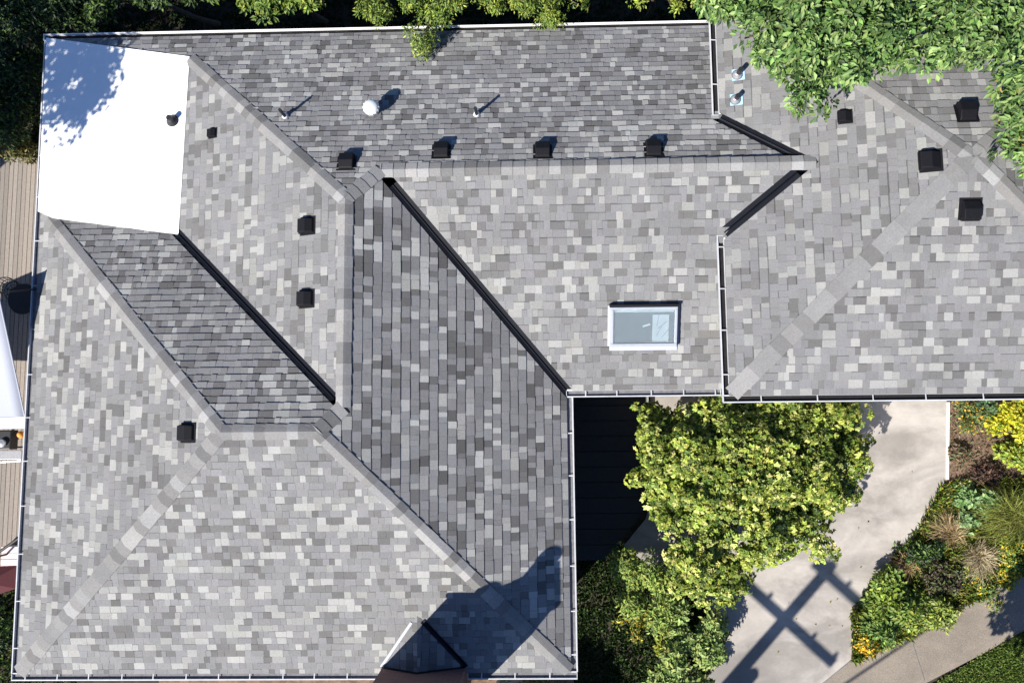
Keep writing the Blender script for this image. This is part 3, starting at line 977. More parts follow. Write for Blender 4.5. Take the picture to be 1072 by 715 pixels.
# maple in the front yard
bl = [blob(770, 490, -.35, 1.25, .95), blob(715, 480, -.7, .85, .7), blob(830, 470, -.4, 1.05, .8), blob(865, 500, -.7, .75, .6), blob(790, 548, -.7, 1.05, .85),
      blob(735, 555, -.9, .95, .7), blob(842, 540, -.95, .55, .5), blob(745, 598, -1.3, .75, .6), blob(790, 435, -.6, .9, .7), blob(860, 445, -.7, .7, .55), blob(735, 445, -.75, .8, .6), blob(700, 520, -1.1, .6, .5), blob(700, 447, -1., .55, .5), blob(888, 478, -.9, .45, .4), blob(690, 490, -1., .5, .4), blob(868, 442, -.75, .65, .5), blob(880, 520, -1., .35, .35), blob(740, 600, -1.3, .6, .5), blob(720, 585, -1.3, .5, .45)]
tree('yellow green maple tree spreading over the driveway in front of the house', (at(790, 520, GZ).x, at(790, 520, GZ).y, GZ), [(b[0], b[1], b[2] - .15, b[3] * .74, b[4] * .74, b[5] * .75) for b in bl] + sub(bl, 170, .16, .38, 1.02, .45), 2100, 18, .15, .088, .065, G_MAPLE, lobes=3, r=.11, name='maple_tree', droop=.4, var=.2, inner=.45, spread=.16)

# big leaved tree over the far roof
bl = [blob(850, 30, 3.2, .62, .5), blob(905, 42, 3.5, .62, .5), blob(965, 28, 3.3, .72, .55), blob(1030, 28, 3.5, .68, .5), blob(1076, 36, 3.2, .5, .4), blob(1065, -5, 3.4, .7, .5), blob(930, -5, 3.2, .6, .5), blob(860, -10, 3.5, .6, .5), blob(838, 90, 2.9, .45, .4), blob(834, 106, 2.8, .3, .3), blob(828, 55, 3.0, .5, .5), blob(1020, -25, 3.6, 1.0, .7), blob(900, -30, 3.6, .9, .7),
      blob(812, 18, 3.0, .55, .5), blob(885, 58, 3.0, .42, .4), blob(940, 60, 3.1, .5, .4), blob(1000, 50, 3.1, .4, .4), blob(765, -2, 2.4, .45, .35), blob(790, 5, 2.7, .45, .4), blob(752, 5, 2.2, .25, .25), blob(785, 30, 2.9, .3, .3)]
tree('glossy broad leaved tree overhanging the shingles of the lower pitched roof', (8.8, 10.6, GZ), [(b[0], b[1], b[2] - .2, b[3] * .7, b[4] * .7, b[5] * .7) for b in bl] + sub(bl, 110, .2, .4, .95), 900, 32, .17, .125, .06, G_BIG, 'leaf_gloss', r=.16, name='broadleaf_tree', droop=.9, radial=1.3, var=.24, inner=.25)
bl = [blob(1078, 120, 3.0, .52, .5), blob(1066, 158, 2.9, .32, .3), blob(1095, 90, 3.2, .7, .5), blob(1110, 150, 3.1, .7, .5)]
tree('broad leaved tree with orange tipped leaves reaching in over the hip ridge', (13.9, 6.2, GZ), bl, 230, 30, .16, .14, .055, G_BIG * 12 + [(.36, .26, .06)], 'leaf_gloss', r=.12, name='broadleaf_tree', droop=.7, radial=1.3)

# trees along the back of the house
bl = [blob(400, -8, .6, .5, .5), blob(440, 4, .7, .5, .4), blob(441, 42, .6, .13, .2, .42), blob(470, -6, .7, .5, .4), blob(430, -25, .9, .8, .6), blob(395, 12, .4, .22, .25)]
tree('feathery lime green conifer whose drooping twig hangs over the back gutter', (-1.9, 10.9, GZ), bl[2:3] + bl[5:] + sub(bl, 34, .12, .26, 1., .3), 380, 28, .14, .075, .026, G_LIME + G_MID, r=.1, name='conifer_tree', droop=1., radial=.9)
bl = [blob(520, -10, .4, .5, .5), blob(500, -20, .5, .6, .5), blob(560, -6, .5, .4, .4), blob(590, 0, .4, .35, .35), blob(575, 18, .3, .16, .2), blob(610, 8, .3, .15, .2), blob(548, 4, .4, .18, .25), blob(560, -25, .6, .7, .5)]
tree('lime green conifer with short fringed branches ending above the back gutter', (.7, 10.9, GZ), sub(bl, 34, .12, .26, 1., .3), 380, 28, .14, .075, .026, G_LIME + G_MID[:2], r=.1, name='conifer_tree', droop=1., radial=.9)
bl = [blob(265, -14, -.4, .55, .45), blob(310, -14, -.4, .55, .45), blob(225, -10, -.6, .4, .4), blob(345, -12, -.6, .35, .35), blob(290, -25, -.2, .8, .5)]
tree('bright green leafy bush growing behind the back gutter', (-5.2, 10.6, GZ), sub(bl, 26, .14, .3, 1., .3), 300, 24, .13, .12, .05, G_LIME + G_MID, r=.06, name='garden_bush', cat='bush', droop=.6)
bl = [blob(160, -9, -.8, .7, .5), blob(205, -2, -1., .4, .4), blob(120, 0, -1.0, .6, .5), blob(180, -25, -.6, .9, .5)]
tree('mid green laurel bush in dappled shade behind the white roof', (-8.0, 10.6, GZ), sub(bl, 24, .14, .3, 1., .3), 260, 20, .14, .11, .045, G_MID + G_DARK, r=.06, name='garden_bush', cat='bush', droop=.5)
bl = [blob(660, -16, -.2, .55, .45), blob(710, -12, -.1, .5, .4), blob(745, -2, .2, .4, .4), blob(690, -30, 0, .9, .5), blob(735, 3, .1, .3, .25)]
tree('low lime hedge bush tucked against the corner where the two roofs meet', (3.1, 10.6, GZ), sub(bl, 24, .14, .3, 1., .3), 260, 22, .13, .09, .04, G_LIME, r=.06, name='garden_bush', cat='bush', droop=.6)
bl = [blob(60, 10, -1.2, .8, .6), blob(95, 25, -1.5, .4, .4), blob(20, 30, -1.1, .7, .6), blob(60, -25, -.8, 1.1, .7), blob(0, 10, -.9, .7, .6)]
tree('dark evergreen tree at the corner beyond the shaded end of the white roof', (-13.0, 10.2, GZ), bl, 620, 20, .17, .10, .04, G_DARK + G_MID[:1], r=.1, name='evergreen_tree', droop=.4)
bl = [blob(10, 75, -1.2, .65, .6), blob(25, 105, -1.4, .55, .5), blob(5, 130, -1.2, .5, .5), blob(-20, 100, -1., .8, .6), blob(28, 70, -1.6, .35, .4)]
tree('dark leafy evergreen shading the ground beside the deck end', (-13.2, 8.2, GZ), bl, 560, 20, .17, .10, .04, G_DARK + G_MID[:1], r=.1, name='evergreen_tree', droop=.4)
bl = [blob(12, 152, -1.9, .35, .3), blob(2, 145, -1.8, .35, .3), blob(26, 158, -2.1, .25, .25)]
tree('yellowish shrub at the upper end of the wooden deck', (-13.3, 7.45, GZ), bl, 120, 18, .12, .09, .035, [(.13, .12, .03), (.18, .15, .04), (.06, .08, .02)], r=.03, name='garden_shrub', cat='shrub')
# tall tree off the deck whose crown shades the white roof
bl = [(-13.75, 4.1, 5.0, .8, .75, .6), (-13.1, 4.75, 5.0, .6, .5, .4), (-13.9, 4.9, 5.1, .8, .7, .5), (-12.75, 4.3, 4.9, .35, .35, .3), (-13.7, 3.35, 4.95, .45, .4, .35), (-14.8, 4.4, 5.2, .8, .8, .6), (-16.4, 3.4, 5.0, 1.2, 1.2, 1.), (-18.2, 3.1, 5.2, 1.6, 1.5, 1.1), (-19.2, 4.6, 4.6, 1.5, 1.4, 1.1), (-17.2, 5.4, 5.2, 1.3, 1.2, .9), (-15.8, 5.8, 5.4, .9, .8, .7), (-20.2, 2.2, 4.6, 1.4, 1.3, 1.1)]
bl = [(b[0] - .20, b[1] - .22, *b[2:]) for b in bl] + [(-13.5, 3.9, 5.0, .7, .6, .5), (-14.0, 3.3, 5.0, .45, .4, .4), (-13.2, 3.6, 4.9, .35, .3, .3)]
tree('tall shade tree standing beyond the deck, its crown dappling the white roof', (-17.2, 3.8, GZ), bl, 1250, 15, .17, .115, .09, G_MID, r=.18, name='shade_tree', droop=.3)

# yard on the shaded east side
bl = [blob(672, 598, -1.5, .55, .45), blob(658, 622, -1.6, .42, .35), blob(700, 615, -1.6, .5, .4), blob(688, 645, -1.8, .45, .35), blob(650, 592, -1.6, .3, .3)]
tree('green shrub with yellow tinged twigs below the maple, beside the dark entry deck', (at(680, 615, GZ).x, at(680, 615, GZ).y, GZ - .05), sub(bl, 22, .16, .3), 420, 16, .11, .085, .035, [(.20, .30, .06), (.28, .37, .08), (.36, .40, .08), (.10, .17, .03)], r=.03, name='garden_shrub', cat='shrub')
bl = [blob(725, 662, -1.7, .55, .4), blob(708, 690, -1.7, .45, .35), blob(735, 692, -1.9, .5, .4), blob(745, 658, -2.0, .35, .3), blob(700, 712, -1.8, .4, .3), blob(730, 718, -1.9, .4, .3)]
tree('pale green shrub at the driveway edge below the maple', (at(722, 680, GZ).x, at(722, 680, GZ).y, GZ - .05), sub(bl, 24, .16, .3), 420, 15, .12, .11, .055, [(.24, .34, .085), (.33, .43, .15), (.16, .25, .06), (.40, .45, .13)], r=.03, name='garden_shrub', cat='shrub')

def tuft(label, pxx, pyy, n, L, pal, cat='ornamental grass', name='ornamental_grass', spread=.9, w=.012, group=None, z=GZ):
    b = at(pxx, pyy, z)
    P_, D_, N_ = [], [], []
    V, F, C_ = [], [], []
    cols = colours(n, pal, .3)
    lean = Vector((RNG.normal(), RNG.normal(), 0)) * .28
    for i in range(n):
        a = RNG.uniform(0, 2 * PI); l = L * RNG.uniform(.6, 1.15); out = RNG.uniform(.15, spread)
        h = Vector((math.cos(a), math.sin(a), 0)); sd = Vector((-math.sin(a), math.cos(a), 0)) * w
        p0 = b + h * RNG.uniform(0, .08)
        tw = Vector((-h.y, h.x, 0)) * RNG.normal() * .3 * l + lean * l * RNG.uniform(.3, 1)
        p0 = p0 + Vector((RNG.normal(), RNG.normal(), 0)) * L * .14
        pts = [p0, p0 + h * l * out * .35 + UPV * l * .5, p0 + h * l * out * .7 + UPV * l * .6 + tw * .4, p0 + h * l * out * .95 + UPV * l * (.5 - .4 * out) + tw]
        k = len(V)
        for j, q_ in enumerate(pts):
            ww = (1, .9, .6, .1)[j]
            V += [q_ + sd * ww, q_ - sd * ww]
        F += [(k + 2 * j, k + 2 * j + 1, k + 2 * j + 3, k + 2 * j + 2) for j in range(3)]
        C_ += [tuple(cols[i])] * 3
    mb = MB(); mb.v = V; mb.f = F; mb.c = C_
    o = build(name, mb, 'blade', None, loc=b)
    tag(o, label, cat, group)
    return o
UPV = Vector((0, 0, 1))

def bush(label, pxx, pyy, r, h, pal, L=.09, W=.045, ncl=90, per=14, name='garden_plant', cat='plant', group=None, lobes=1, m='leaf', ry=None, **kw):
    b = at(pxx, pyy, GZ)
    bl_ = [(b.x, b.y, GZ + h * .45, r, ry or r, h * .55)]
    for k in range(4):
        a = random.uniform(0, 2 * PI)
        bl_.append((b.x + math.cos(a) * r * .6, b.y + math.sin(a) * (ry or r) * .6, GZ + h * random.uniform(.2, .5), r * .5, (ry or r) * .5, h * .45))
    if r > .3: bl_ = sub(bl_, int(10 + r * 22), r * .2, r * .42, 1.05, .3)
    o = crown(name, bl_, ncl, per, max(.08, r * .3), L, W, pal, m, None, lobes=lobes, loc=b, **kw)
    tag(o, label, cat, group)
    return o

Y_ORANGE = [(.75, .42, .03), (.7, .5, .04), (.10, .17, .04), (.13, .2, .05)]
Y_BRIGHT = [(.5, .5, .03), (.6, .56, .04), (.34, .4, .03), (.22, .3, .03)]
bush('bed of small orange flowers beside the driveway just below the gutter', 1010, 436, .42, .35, [(.12, .2, .06), (.15, .22, .08), (.6, .4, .05), (.10, .15, .06)], ncl=90, L=.06, W=.04, name='flower_clump', cat='flowers')
bush('grey green plant between the orange flowers and the bright yellow shrub', 1028, 430, .3, .4, [(.10, .18, .08), (.14, .22, .10)], ncl=60, L=.07)
bush('bright yellow golden leaved shrub at the house end of the bed', 1058, 440, .5, .6, Y_BRIGHT + [(.7, .62, .04)], ncl=150, L=.09, W=.06, name='garden_shrub', cat='shrub')
bush('lime yellow shrub below the golden shrub at the frame edge', 1068, 474, .4, .5, Y_BRIGHT[:1] + G_LIME + [(.3, .4, .03)], ncl=110, L=.09, W=.06, name='garden_shrub', cat='shrub')
bush('dry brown seedhead clump on the bare mulch', 1030, 497, .3, .24, [(.10, .06, .04), (.16, .09, .06), (.05, .035, .03)], ncl=110, per=14, L=.11, W=.03, cat='plant')
bush('bronze leaved low plant beneath the gutter on the mulch', 1003, 475, .22, .16, [(.2, .12, .08), (.25, .16, .10), (.12, .15, .06)], ncl=80, per=12, L=.09, W=.04)
bush('mint green clump of rounded leaves at the driveway edge of the bed', 1012, 532, .46, .4, [(.20, .33, .12), (.27, .40, .17), (.12, .22, .06)], ncl=110, L=.10, W=.07)
tuft('fine yellow green fountain grass spilling over the middle of the bed', 1052, 538, 900, .95, [(.20, .22, .04), (.28, .28, .07), (.13, .16, .03)], w=.006)
tuft('straw coloured grass tuft leaning onto the driveway', 990, 556, 480, .55, [(.42, .31, .16), (.5, .38, .2), (.25, .18, .09)], w=.006)
tuft('pinkish tan feathery grass in the lower middle of the bed', 1020, 582, 600, .6, [(.42, .34, .22), (.5, .42, .27), (.26, .22, .10)], w=.006)
bush('dark green low shrub between the two dry grasses', 965, 578, .38, .45, G_DARK + G_MID[:2], ncl=100, name='garden_shrub', cat='shrub')
bush('purple leaved plant beside the dark green shrub', 985, 605, .4, .3, [(.08, .055, .04), (.11, .075, .055), (.07, .08, .03), (.10, .13, .04)], ncl=90)
tuft('tan grass clump at the driveway edge above the leafy green shrub', 945, 590, 320, .42, [(.38, .26, .14), (.3, .22, .1)], w=.006)
bush('leafy bright green shrub on the driveway corner of the bed', 932, 628, .55, .6, G_LIME[:3] + G_MID[1:3], ncl=190, L=.11, W=.06, name='garden_shrub', cat='shrub')
bush('yellow green shrub by the sidewalk edge of the bed', 965, 636, .48, .45, G_LIME + [(.3, .36, .12)], ncl=140, L=.10, W=.05, name='garden_shrub', cat='shrub')
bush('small green shrub behind the orange flowers at the bed tip', 915, 655, .38, .4, G_MID, ncl=90, L=.10, W=.05, name='garden_shrub', cat='shrub')
bush('orange marigold clump at the tip of the bed by the sidewalk', 905, 672, .22, .3, [(.75, .4, .02), (.8, .5, .03), (.12, .18, .04)], ncl=60, L=.06, W=.05, name='flower_clump', cat='flowers')
bush('sprawling green groundcover with yellow blooms along the sidewalk', 1022, 606, .42, .22, G_MID + [(.6, .45, .03)], ncl=90, L=.07, W=.035)
bush('yellow flowered clump at the far right of the bed', 1058, 578, .42, .35, G_MID[:3] + [(.65, .5, .03)], ncl=110, L=.07, W=.04, name='flower_clump', cat='flowers')
bush('low yellow flowers on the wedge of bed beside the sidewalk', 1052, 600, .3, .2, G_LIME[:2] + [(.6, .42, .03)], ncl=60, L=.06, W=.04, name='flower_clump', cat='flowers')
bush('yellow flowered clump in the half shade beside the lime shrub', 668, 655, .35, .3, [(.5, .38, .03), (.14, .18, .03), (.10, .15, .03)], ncl=80, L=.07, W=.035, name='flower_clump', cat='flowers')
bush('golden leaved small plant between the two green shrubs below the maple', 697, 677, .2, .3, [(.35, .36, .04), (.25, .3, .04)], ncl=40, L=.10, W=.05)

# ground cover and lawn: uncountable
def cover(name, poly, n, L, pal, z, up=.8, W=.02):
    xs = np.array(poly); lo, hi = xs.min(0), xs.max(0)
    p = RNG.uniform(lo, hi, (n * 3, 2))
    inside = np.zeros(len(p), bool)
    j = len(poly) - 1
    for i in range(len(poly)):
        a, b = xs[i], xs[j]
        c = ((a[1] > p[:, 1]) != (b[1] > p[:, 1])) & (p[:, 0] < (b[0] - a[0]) * (p[:, 1] - a[1]) / (b[1] - a[1] + 1e-12) + a[0])
        inside ^= c; j = i
    p = p[inside][:n]
    P_ = np.concatenate([p, np.full((len(p), 1), z)], 1)
    d = unit(len(p)); d[:, 2] = np.abs(d[:, 2]) + up
    nn = unit(len(p)) + UP * .3
    s = RNG.uniform(.6, 1.3, len(p))
    o = leaf_mesh(name, P_, d, nn, L * s, W * s, colours(len(p), pal, .25), 'blade', None)
    o['kind'] = 'stuff'
    return o
cover('fallen_leaves', px([(700, 600), (860, 560), (905, 470), (985, 440), (985, 500), (930, 590), (885, 690), (780, 690)]), 24, .05, [(.3, .26, .06), (.25, .16, .07), (.15, .2, .04)], GZ + .012, up=-.35, W=.035)
cover('grass', lawn_poly[:3] + [(13, -4.5), (13, -7.5), (8.6, -7.5)], 30000, .08, [(.10, .17, .03), (.14, .21, .04), (.17, .22, .05)], GZ - .02, W=.03, up=.25)
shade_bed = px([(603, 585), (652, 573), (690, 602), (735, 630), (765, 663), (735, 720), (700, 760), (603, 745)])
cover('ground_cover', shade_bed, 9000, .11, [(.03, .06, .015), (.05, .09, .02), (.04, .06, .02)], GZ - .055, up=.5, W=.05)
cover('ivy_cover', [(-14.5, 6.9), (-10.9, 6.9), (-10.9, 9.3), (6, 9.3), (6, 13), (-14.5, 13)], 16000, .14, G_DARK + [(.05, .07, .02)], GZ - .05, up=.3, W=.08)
cover('bed_plants', px([(996, 505), (1100, 500), (1110, 560), (1072, 600), (1036, 618), (960, 662), (893, 693), (891, 640), (925, 598), (962, 553), (986, 510)]), 19000, .2, G_MID[:3] + G_LIME + G_LIME[:2] + [(.34, .27, .13), (.22, .16, .08), (.5, .42, .06)], GZ - .03, up=.7, W=.045)
cover('bed_litter', px([(993, 424), (1090, 424), (1090, 510), (993, 510)]), 1500, .07, [(.22, .15, .09), (.14, .09, .06), (.10, .15, .05), (.3, .22, .13)], GZ - .03, up=.1, W=.03)
cover('weeds', [(-14.5, -7.5), (-10.95, -7.5), (-10.95, -3.6), (-14.5, -3.6)], 5000, .12, G_DARK + G_MID, GZ - .05, up=.5, W=.05)
bush('shaded dark shrub below the corner of the left gutter', 5, 660, .5, .7, G_DARK + G_MID[:2], ncl=120, name='garden_shrub', cat='shrub')

# off-frame trees on the street side that shade the lower corners
bl = [(9.6, -6.95, 1.2, .95, .85, .8), (10.6, -6.9, 1.0, 1.0, .9, .8), (9.0, -7.5, 1.1, .6, .7, .6), (11.4, -7.6, 1.4, 1.2, 1.1, .9), (10.2, -8.2, 1.5, 1.2, 1.1, 1.)]
bl = [(b[0] - .25, b[1] + .1, *b[2:]) for b in bl] + [(9.0, -6.7, 1.6, .7, .6, .6), (9.6, -6.5, 1.5, .6, .5, .5)]
tree('round street tree below the lawn that throws shade on the sidewalk', (10.4, -7.8, GZ), bl, 1300, 16, .2, .14, .11, G_MID, r=.12, name='street_tree')
bl = [(-1.5, -7.2, -.6, .8, .8, .6), (-.9, -7.7, -.5, .8, .7, .7), (-.3, -7.6, -.8, .6, .55, .5)]
tree('small ornamental tree in the front yard near the brick chimney', (-.9, -7.5, GZ), bl, 520, 16, .17, .11, .08, G_MID, r=.08, name='ornamental_tree')

# ------------------------------------------------------------------ utility pole and cable
pb = Vector((.75, -9.95, GZ))
def pole_top(): return pb + Vector((0, 0, 9.05))
t = thing('utility_pole', 'wooden utility pole with two crossarms standing on the street side, its shadow crossing the driveway', 'utility pole', pb)

ad = Vector((math.sin(SUN_AZ), -math.cos(SUN_AZ), 0))
def onpole(pxx, pyy):
    s = at(pxx, pyy, GZ)
    L = Vector((s.x - pb.x, s.y - pb.y)).length
    return GZ + L * math.tan(SUN_EL)
ptop = Vector((pb.x, pb.y, onpole(867, 588)))
mb = MB(); mb.tube([pb, ptop], [.17, .13], 12); build('post', mb, 'wood', t)
for (c_, a_, b_) in (((862, 597), .35, 1.15), ((823, 649), 1.35, 1.5)):
    z = onpole(*c_)
    q_ = Vector((pb.x, pb.y, z))
    mb = MB()
    mb.sweep([(-.065, -.07), (.065, -.07), (.065, .07), (-.065, .07)], q_ - ad * a_, q_ + ad * b_, Vector((math.cos(SUN_AZ), math.sin(SUN_AZ), 0)))
    ca = build('crossarm', mb, 'wood', t)
    for f in (-a_ + .1, -a_ * .45, b_ * .5, b_ - .1):
        i_ = MB(); i_.lathe([(.03, .071), (.06, .1), (.04, .14), (.055, .19), (.0, .21)], 10, Matrix.Translation(q_ + ad * f)); build('insulator', i_, 'lead', ca)
z = onpole(775, 707)
mb = MB(); mb.lathe([(.12, 0), (.14, .05), (.14, .6), (.1, .66), (0, .67)], 16, Matrix.Translation((pb.x, pb.y, z - .4) ) @ Matrix.Translation(ad * .26)); build('transformer', mb, 'lead', t)

def cable(px1, px2, zz, label):
    A, B = at(*px1, GZ), at(*px2, GZ)
    k = (zz - GZ) / math.tan(SUN_EL)
    off = Vector((-math.cos(SUN_AZ) * k, -math.sin(SUN_AZ) * k, zz - GZ))
    A, B = A + off, B + off
    d = (B - A)
    pts = [A - d * 1.2 + d * 6 * t_ + Vector((0, 0, -.0)) for t_ in np.linspace(0, 1, 12)]
    mb = MB(); mb.tube(pts, .035, 6)
    o = build('utility_cable', mb, 'dark', None, loc=pts[0]); tag(o, label, 'cable')
cable((908, 700), (1034, 615), 4.0, 'black utility cable strung high beside the street, its thin shadow lying along the sidewalk')

# ------------------------------------------------------------------ wooden deck with its furniture
DZ = -2.45
deck = thing('wooden_deck', 'weathered brown board deck running along the left gutter of the house', 'deck', (-13, 2, GZ))
mb = MB()
x = -16.5
while x < -10.4:
    g_ = random.uniform(.85, 1.15)
    tn = random.uniform(-.12, .12)
    for y0, y1 in ((-3.2, .1), (.105, 3.4), (3.405, 7.05)):
        f_ = g_ * random.uniform(.93, 1.07)
        mb.box((x, y0, DZ - .03), (x + .1, y1, DZ + random.uniform(-.002, .002)), (.25 * f_, (.218 + tn * .04) * f_, (.188 + tn * .06) * f_))
    x += .112
build('deck_boards', mb, 'board', deck)
mb = MB()
mb.box((-16.5, -3.2, GZ - .05), (-10.4, -3.16, DZ - .035), (.2, .16, .12)); mb.box((-16.5, 7.0, GZ - .05), (-10.4, 7.05, DZ - .035), (.2, .16, .12))
for y in np.arange(-2.8, 7, .6): mb.box((-16.4, y, GZ - .05), (-10.5, y + .05, DZ - .034), (.12, .1, .08))
build('joist', mb, 'board', deck)

# shade sail
C1, C2, C3, C4 = Vector((-11.13, 3.02, .84)), Vector((-11.17, .22, -.5)), Vector((-14.9, .2, -.35)), Vector((-14.9, 1.95, -.2))
sail = thing('shade_sail', 'pale grey shade sail stretched over the deck beside the left gutter', 'shade sail', (-11.3, 3.15, GZ))
n_ = 14
V, F = [], []
for i in range(n_ + 1):
    for j in range(n_ + 1):
        s, tt = i / n_, j / n_
        q_ = (C1 * (1 - s) + C4 * s) * (1 - tt) + (C2 * (1 - s) + C3 * s) * tt
        q_ = q_ + Vector((0, 0, -.12 * math.sin(PI * s) * math.sin(PI * tt)))
        V.append(q_)
for i in range(n_):
    for j in range(n_):
        a = i * (n_ + 1) + j
        F.append((a, a + 1, a + n_ + 2, a + n_ + 1))
mb = MB(); mb.add(V, F)
o = build('canopy', mb, 'sail', sail, smooth=True)
sd = o.modifiers.new('thick', 'SOLIDIFY'); sd.thickness = .006
mb = MB(); mb.tube([C1, C2], .018, 6); mb.tube([C2, C3], .018, 6); build('hem', mb, 'sail', sail)
mb = MB()
h1, h2 = C2 + (C1 - C2) * .085, C3 + (C4 - C3) * .085
mb.add([C2 + UPV0 * .014, h1 + UPV0 * .014, h2 + UPV0 * .014, C3 + UPV0 * .014, C2 + UPV0 * .006, h1 + UPV0 * .006, h2 + UPV0 * .006, C3 + UPV0 * .006], [(0, 1, 2, 3)[::-1], (4, 5, 6, 7), (0, 4, 5, 1), (1, 5, 6, 2), (2, 6, 7, 3), (3, 7, 4, 0)])
o = build('border_panel', mb, 'white', sail); o['label'] = 'white border strip along the sail edge'
mb = MB(); mb.tube([C1, Vector((xW - .03, 3.25, -.08))], .016, 8); build('tension_cable', mb, 'dark', sail)
mb = MB(); mb.tube([C2, Vector((xW - .03, .12, -.1))], .014, 8); build('tension_cable', mb, 'dark', sail)

# metal chair, round table
tb = at(24, 313, -1.75)
t = thing('patio_table', 'round black patio table under the eave beside the wire chair', 'table', (tb.x, tb.y, DZ))
mb = MB(); mb.lathe([(.0, -.03), (.36, -.03), (.38, -.015), (.37, 0), (0, .002)], 28, Matrix.Translation((tb.x, tb.y, -1.75))); build('tabletop', mb, 'dark', t)
mb = MB(); mb.tube([(tb.x, tb.y, DZ + .04), (tb.x, tb.y, -1.78)], .035, 10); build('pedestal', mb, 'dark', t)
for k in range(4):
    a = PI / 4 + k * PI / 2
    mb = MB(); mb.tube([(tb.x, tb.y, DZ + .1), (tb.x + .15 * math.cos(a), tb.y + .15 * math.sin(a), DZ + .05), (tb.x + .3 * math.cos(a), tb.y + .3 * math.sin(a), DZ + .015)], .015, 8); build('leg', mb, 'dark', t)
cb = at(14, 305, -2.0)
t = thing('patio_chair', 'black wire patio chair with a curved slatted back on the board deck', 'chair', (cb.x, cb.y, DZ))
ca_ = math.radians(118)
f_ = lambda x_, y_, z_: Vector((cb.x + x_ * math.cos(ca_) - y_ * math.sin(ca_), cb.y + x_ * math.sin(ca_) + y_ * math.cos(ca_), DZ + z_))
mb = MB()
for r_ in (.23, .16, .09):
    mb.tube([f_(r_ * math.cos(a), r_ * math.sin(a), .44) for a in np.linspace(0, 2 * PI, 25)], .009, 6, caps=False)
for a in np.linspace(0, PI, 7)[:-1]:
    mb.tube([f_(.23 * math.cos(a), .23 * math.sin(a), .44), f_(-.23 * math.cos(a), -.23 * math.sin(a), .44)], .006, 6)
build('seat', mb, 'dark', t)
mb = MB()
arc = [f_(.25 * math.cos(a) + .03, .27 * math.sin(a), .82 - .12 * abs(a) / 1.6) for a in np.linspace(-1.9, 1.9, 21)]
mb.tube(arc, .013, 7)
arc2 = [f_(.24 * math.cos(a) + .02, .25 * math.sin(a), .62 - .05 * abs(a)) for a in np.linspace(-1.7, 1.7, 21)]
mb.tube(arc2, .010, 7)
for a in np.linspace(-1.3, 1.3, 9):
    mb.tube([f_(.23 * math.cos(a), .23 * math.sin(a), .45), f_(.25 * math.cos(a) + .03, .27 * math.sin(a), .82 - .12 * abs(a) / 1.6)], .008, 6)
build('backrest', mb, 'dark', t)
for a in (PI / 4, 3 * PI / 4, 5 * PI / 4, 7 * PI / 4):
    mb = MB(); mb.tube([f_(.2 * math.cos(a), .2 * math.sin(a), .44), f_(.25 * math.cos(a), .25 * math.sin(a), .01)], .011, 7); build('leg', mb, 'dark', t)

# barbecue below the sail
gb = at(8, 466, -1.6)
t = thing('barbecue_grill', 'black and steel barbecue grill below the shade sail', 'grill', (gb.x - .1, gb.y, DZ))
gx, gy = gb.x - .1, gb.y
mb = MB(); mb.box((gx - .45, gy - .1, -1.85), (gx + .2, gy + .35, -1.55)); build('body', mb, 'dark', t, bevel=.03)
mb = MB()
mb.lathe([(.0, 0), (.09, 0), (.1, .05), (.09, .08), (.0, .09)], 14, Matrix.Translation((gx + .02, gy + .05, -1.545))); build('lid_knob', mb, 'silver', t)
mb = MB(); mb.box((gx - .4, gy - .33, -1.68), (gx + .42, gy - .12, -1.64)); build('side_shelf', mb, 'lead', t, bevel=.01)
mb = MB(); mb.tube([(gx - .4, gy - .37, -1.63), (gx - .1, gy - .39, -1.62), (gx + .42, gy - .36, -1.63)], .02, 8); build('handle', mb, 'silver', t)
for dx, dy in ((-.38, -.05), (.15, -.05), (-.38, .3), (.15, .3)):
    mb = MB(); mb.box((gx + dx - .02, gy + dy - .02, DZ), (gx + dx + .02, gy + dy + .02, -1.85)); build('leg', mb, 'dark', t)
lp = at(23.5, 455, -1.5)
t = thing('patio_torch', 'patio torch with an orange top and black handle beside the grill', 'torch', (lp.x, lp.y, DZ))
mb = MB(); mb.tube([(lp.x, lp.y - .02, DZ), (lp.x, lp.y, -1.55)], .03, 10); build('pole', mb, 'dark', t)
mb = MB(); mb.lathe([(.03, 0), (.075, .04), (.085, .12), (.05, .19), (0, .2)], 16, Matrix.Translation((lp.x, lp.y, -1.55))); build('lamp_head', mb, 'orange', t, smooth=True)

# maroon umbrella and stone below the deck
t = thing('patio_umbrella', 'dark maroon patio umbrella beside the lower left gutter', 'umbrella', (-12.6, -3.35, GZ))
mb = MB()
cz = -.75
ctr = Vector((-12.55, -3.35, cz + .35))
K = 4
rim = [at(a, b, cz) for a, b in ((-34, 594), (19, 592), (17, 616), (-34, 632))]
ctr = (rim[0] + rim[1] + rim[2] + rim[3]) / 4 + Vector((0, 0, .2))
mb.add([ctr] + rim, [(0, 1 + (k + 1) % K, 1 + k) for k in range(K)])
o = build('canopy', mb, 'maroon', t); sd = o.modifiers.new('thick', 'SOLIDIFY'); sd.thickness = .006
mb = MB(); mb.tube([(ctr.x, ctr.y, GZ), ctr + Vector((0, 0, .06))], .025, 8); build('pole', mb, 'dark', t)
sp = at(13, 585, -2.2)
mb = MB()
for k in range(4):
    mb.box((sp.x - .28, sp.y - .3 + k * .15, DZ), (sp.x + .2, sp.y - .3 + k * .15 + .142, -2.2 + random.uniform(-.012, .012)))
o = build('stacked_pavers', mb, 'pink', None, loc=(sp.x, sp.y, DZ), bevel=.012); tag(o, 'pale pink stone pavers stacked at the end of the deck', 'pavers')
mb = MB(); A, B = at(0, 577, -1.6), at(20, 563, -1.6)
mb.tube([A + (A - B) * .6, B + (B - A) * .6], .035, 8)
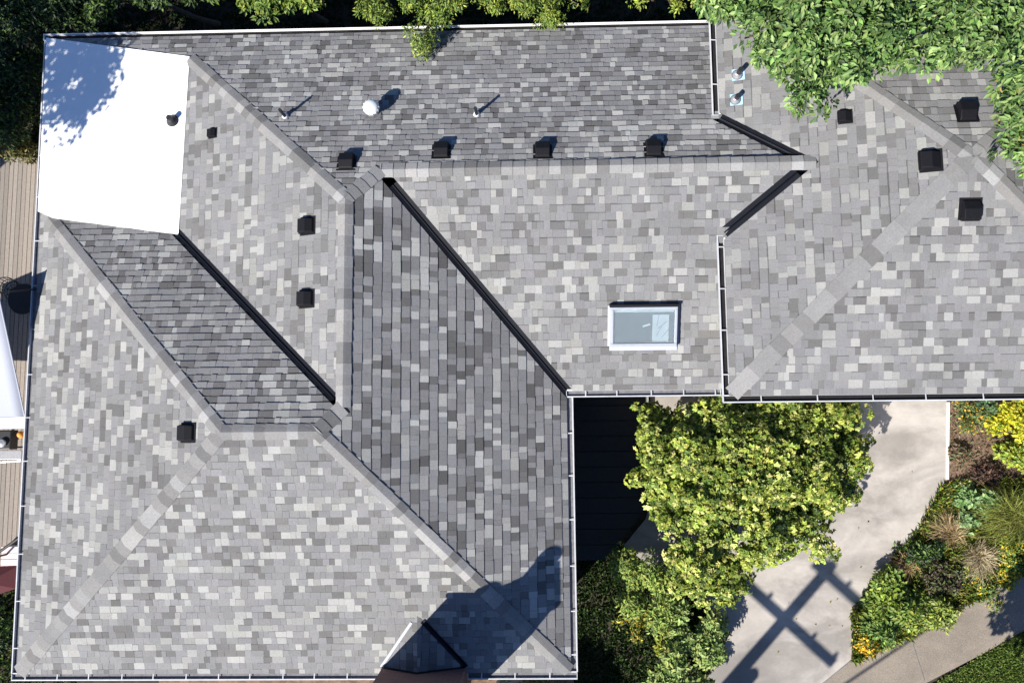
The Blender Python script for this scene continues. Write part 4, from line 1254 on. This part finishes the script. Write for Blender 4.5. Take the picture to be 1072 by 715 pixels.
for q_ in (A + (A - B) * .5, B + (B - A) * .45): mb.tube([q_, Vector((q_.x, q_.y, DZ))], .025, 8)
o = build('deck_railing', mb, 'dark', None, loc=(A.x, A.y, DZ)); tag(o, 'short black handrail crossing the lower end of the deck', 'railing')

# ------------------------------------------------------------------ dark entry deck in the inner corner
ed = thing('entry_deck', 'dark stained board deck in the shaded inner corner of the house', 'deck', (1.8, -.8, GZ))
EZ = GZ + .22
mb = MB()
y = -3.0
r_edge = lambda y_: min(2.72, 2.72 - max(0, (-1.75 - y_)) * .85)
while y < 1.38:
    f_ = random.uniform(.9, 1.1)
    mb.add([(.27, y, EZ), (r_edge(y), y, EZ), (r_edge(y + .35), y + .35, EZ), (.27, y + .35, EZ), (.27, y, EZ - .04), (r_edge(y), y, EZ - .04), (r_edge(y + .35), y + .35, EZ - .04), (.27, y + .35, EZ - .04)],
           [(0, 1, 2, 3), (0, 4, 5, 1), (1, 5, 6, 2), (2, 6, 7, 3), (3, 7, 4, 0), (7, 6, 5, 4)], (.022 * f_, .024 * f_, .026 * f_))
    y += .365
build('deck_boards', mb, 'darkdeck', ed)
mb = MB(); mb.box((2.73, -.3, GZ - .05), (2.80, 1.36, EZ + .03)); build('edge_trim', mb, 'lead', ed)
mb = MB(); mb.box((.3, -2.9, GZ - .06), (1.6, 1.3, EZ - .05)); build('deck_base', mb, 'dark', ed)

# things along the foot of the front wall, below the lower gutter
def pot(label, x, y, r, h, m):
    t = thing('flower_pot', label, 'pot', (x, y, GZ))
    mb = MB(); mb.lathe([(r * .7, 0), (r * .95, h * .8), (r * 1.08, h * .82), (r * 1.08, h), (r * .9, h), (r * .88, h * .9), (0, h * .88)], 20, Matrix.Translation((x, y, GZ - .02))); build('bowl', mb, m, t)
    crown('plant', [(x, y, GZ + h * 1.05, r, r, .14)], 18, 10, .09, .08, .04, G_MID, 'leaf', t)
pot('terracotta pot with a small green plant at the front wall corner', .1, -5.75, .3, .5, 'terra')
pot('pale sandstone pot with a green plant below the front gutter', -.55, -5.8, .33, .45, 'sand')

print('tris ok')
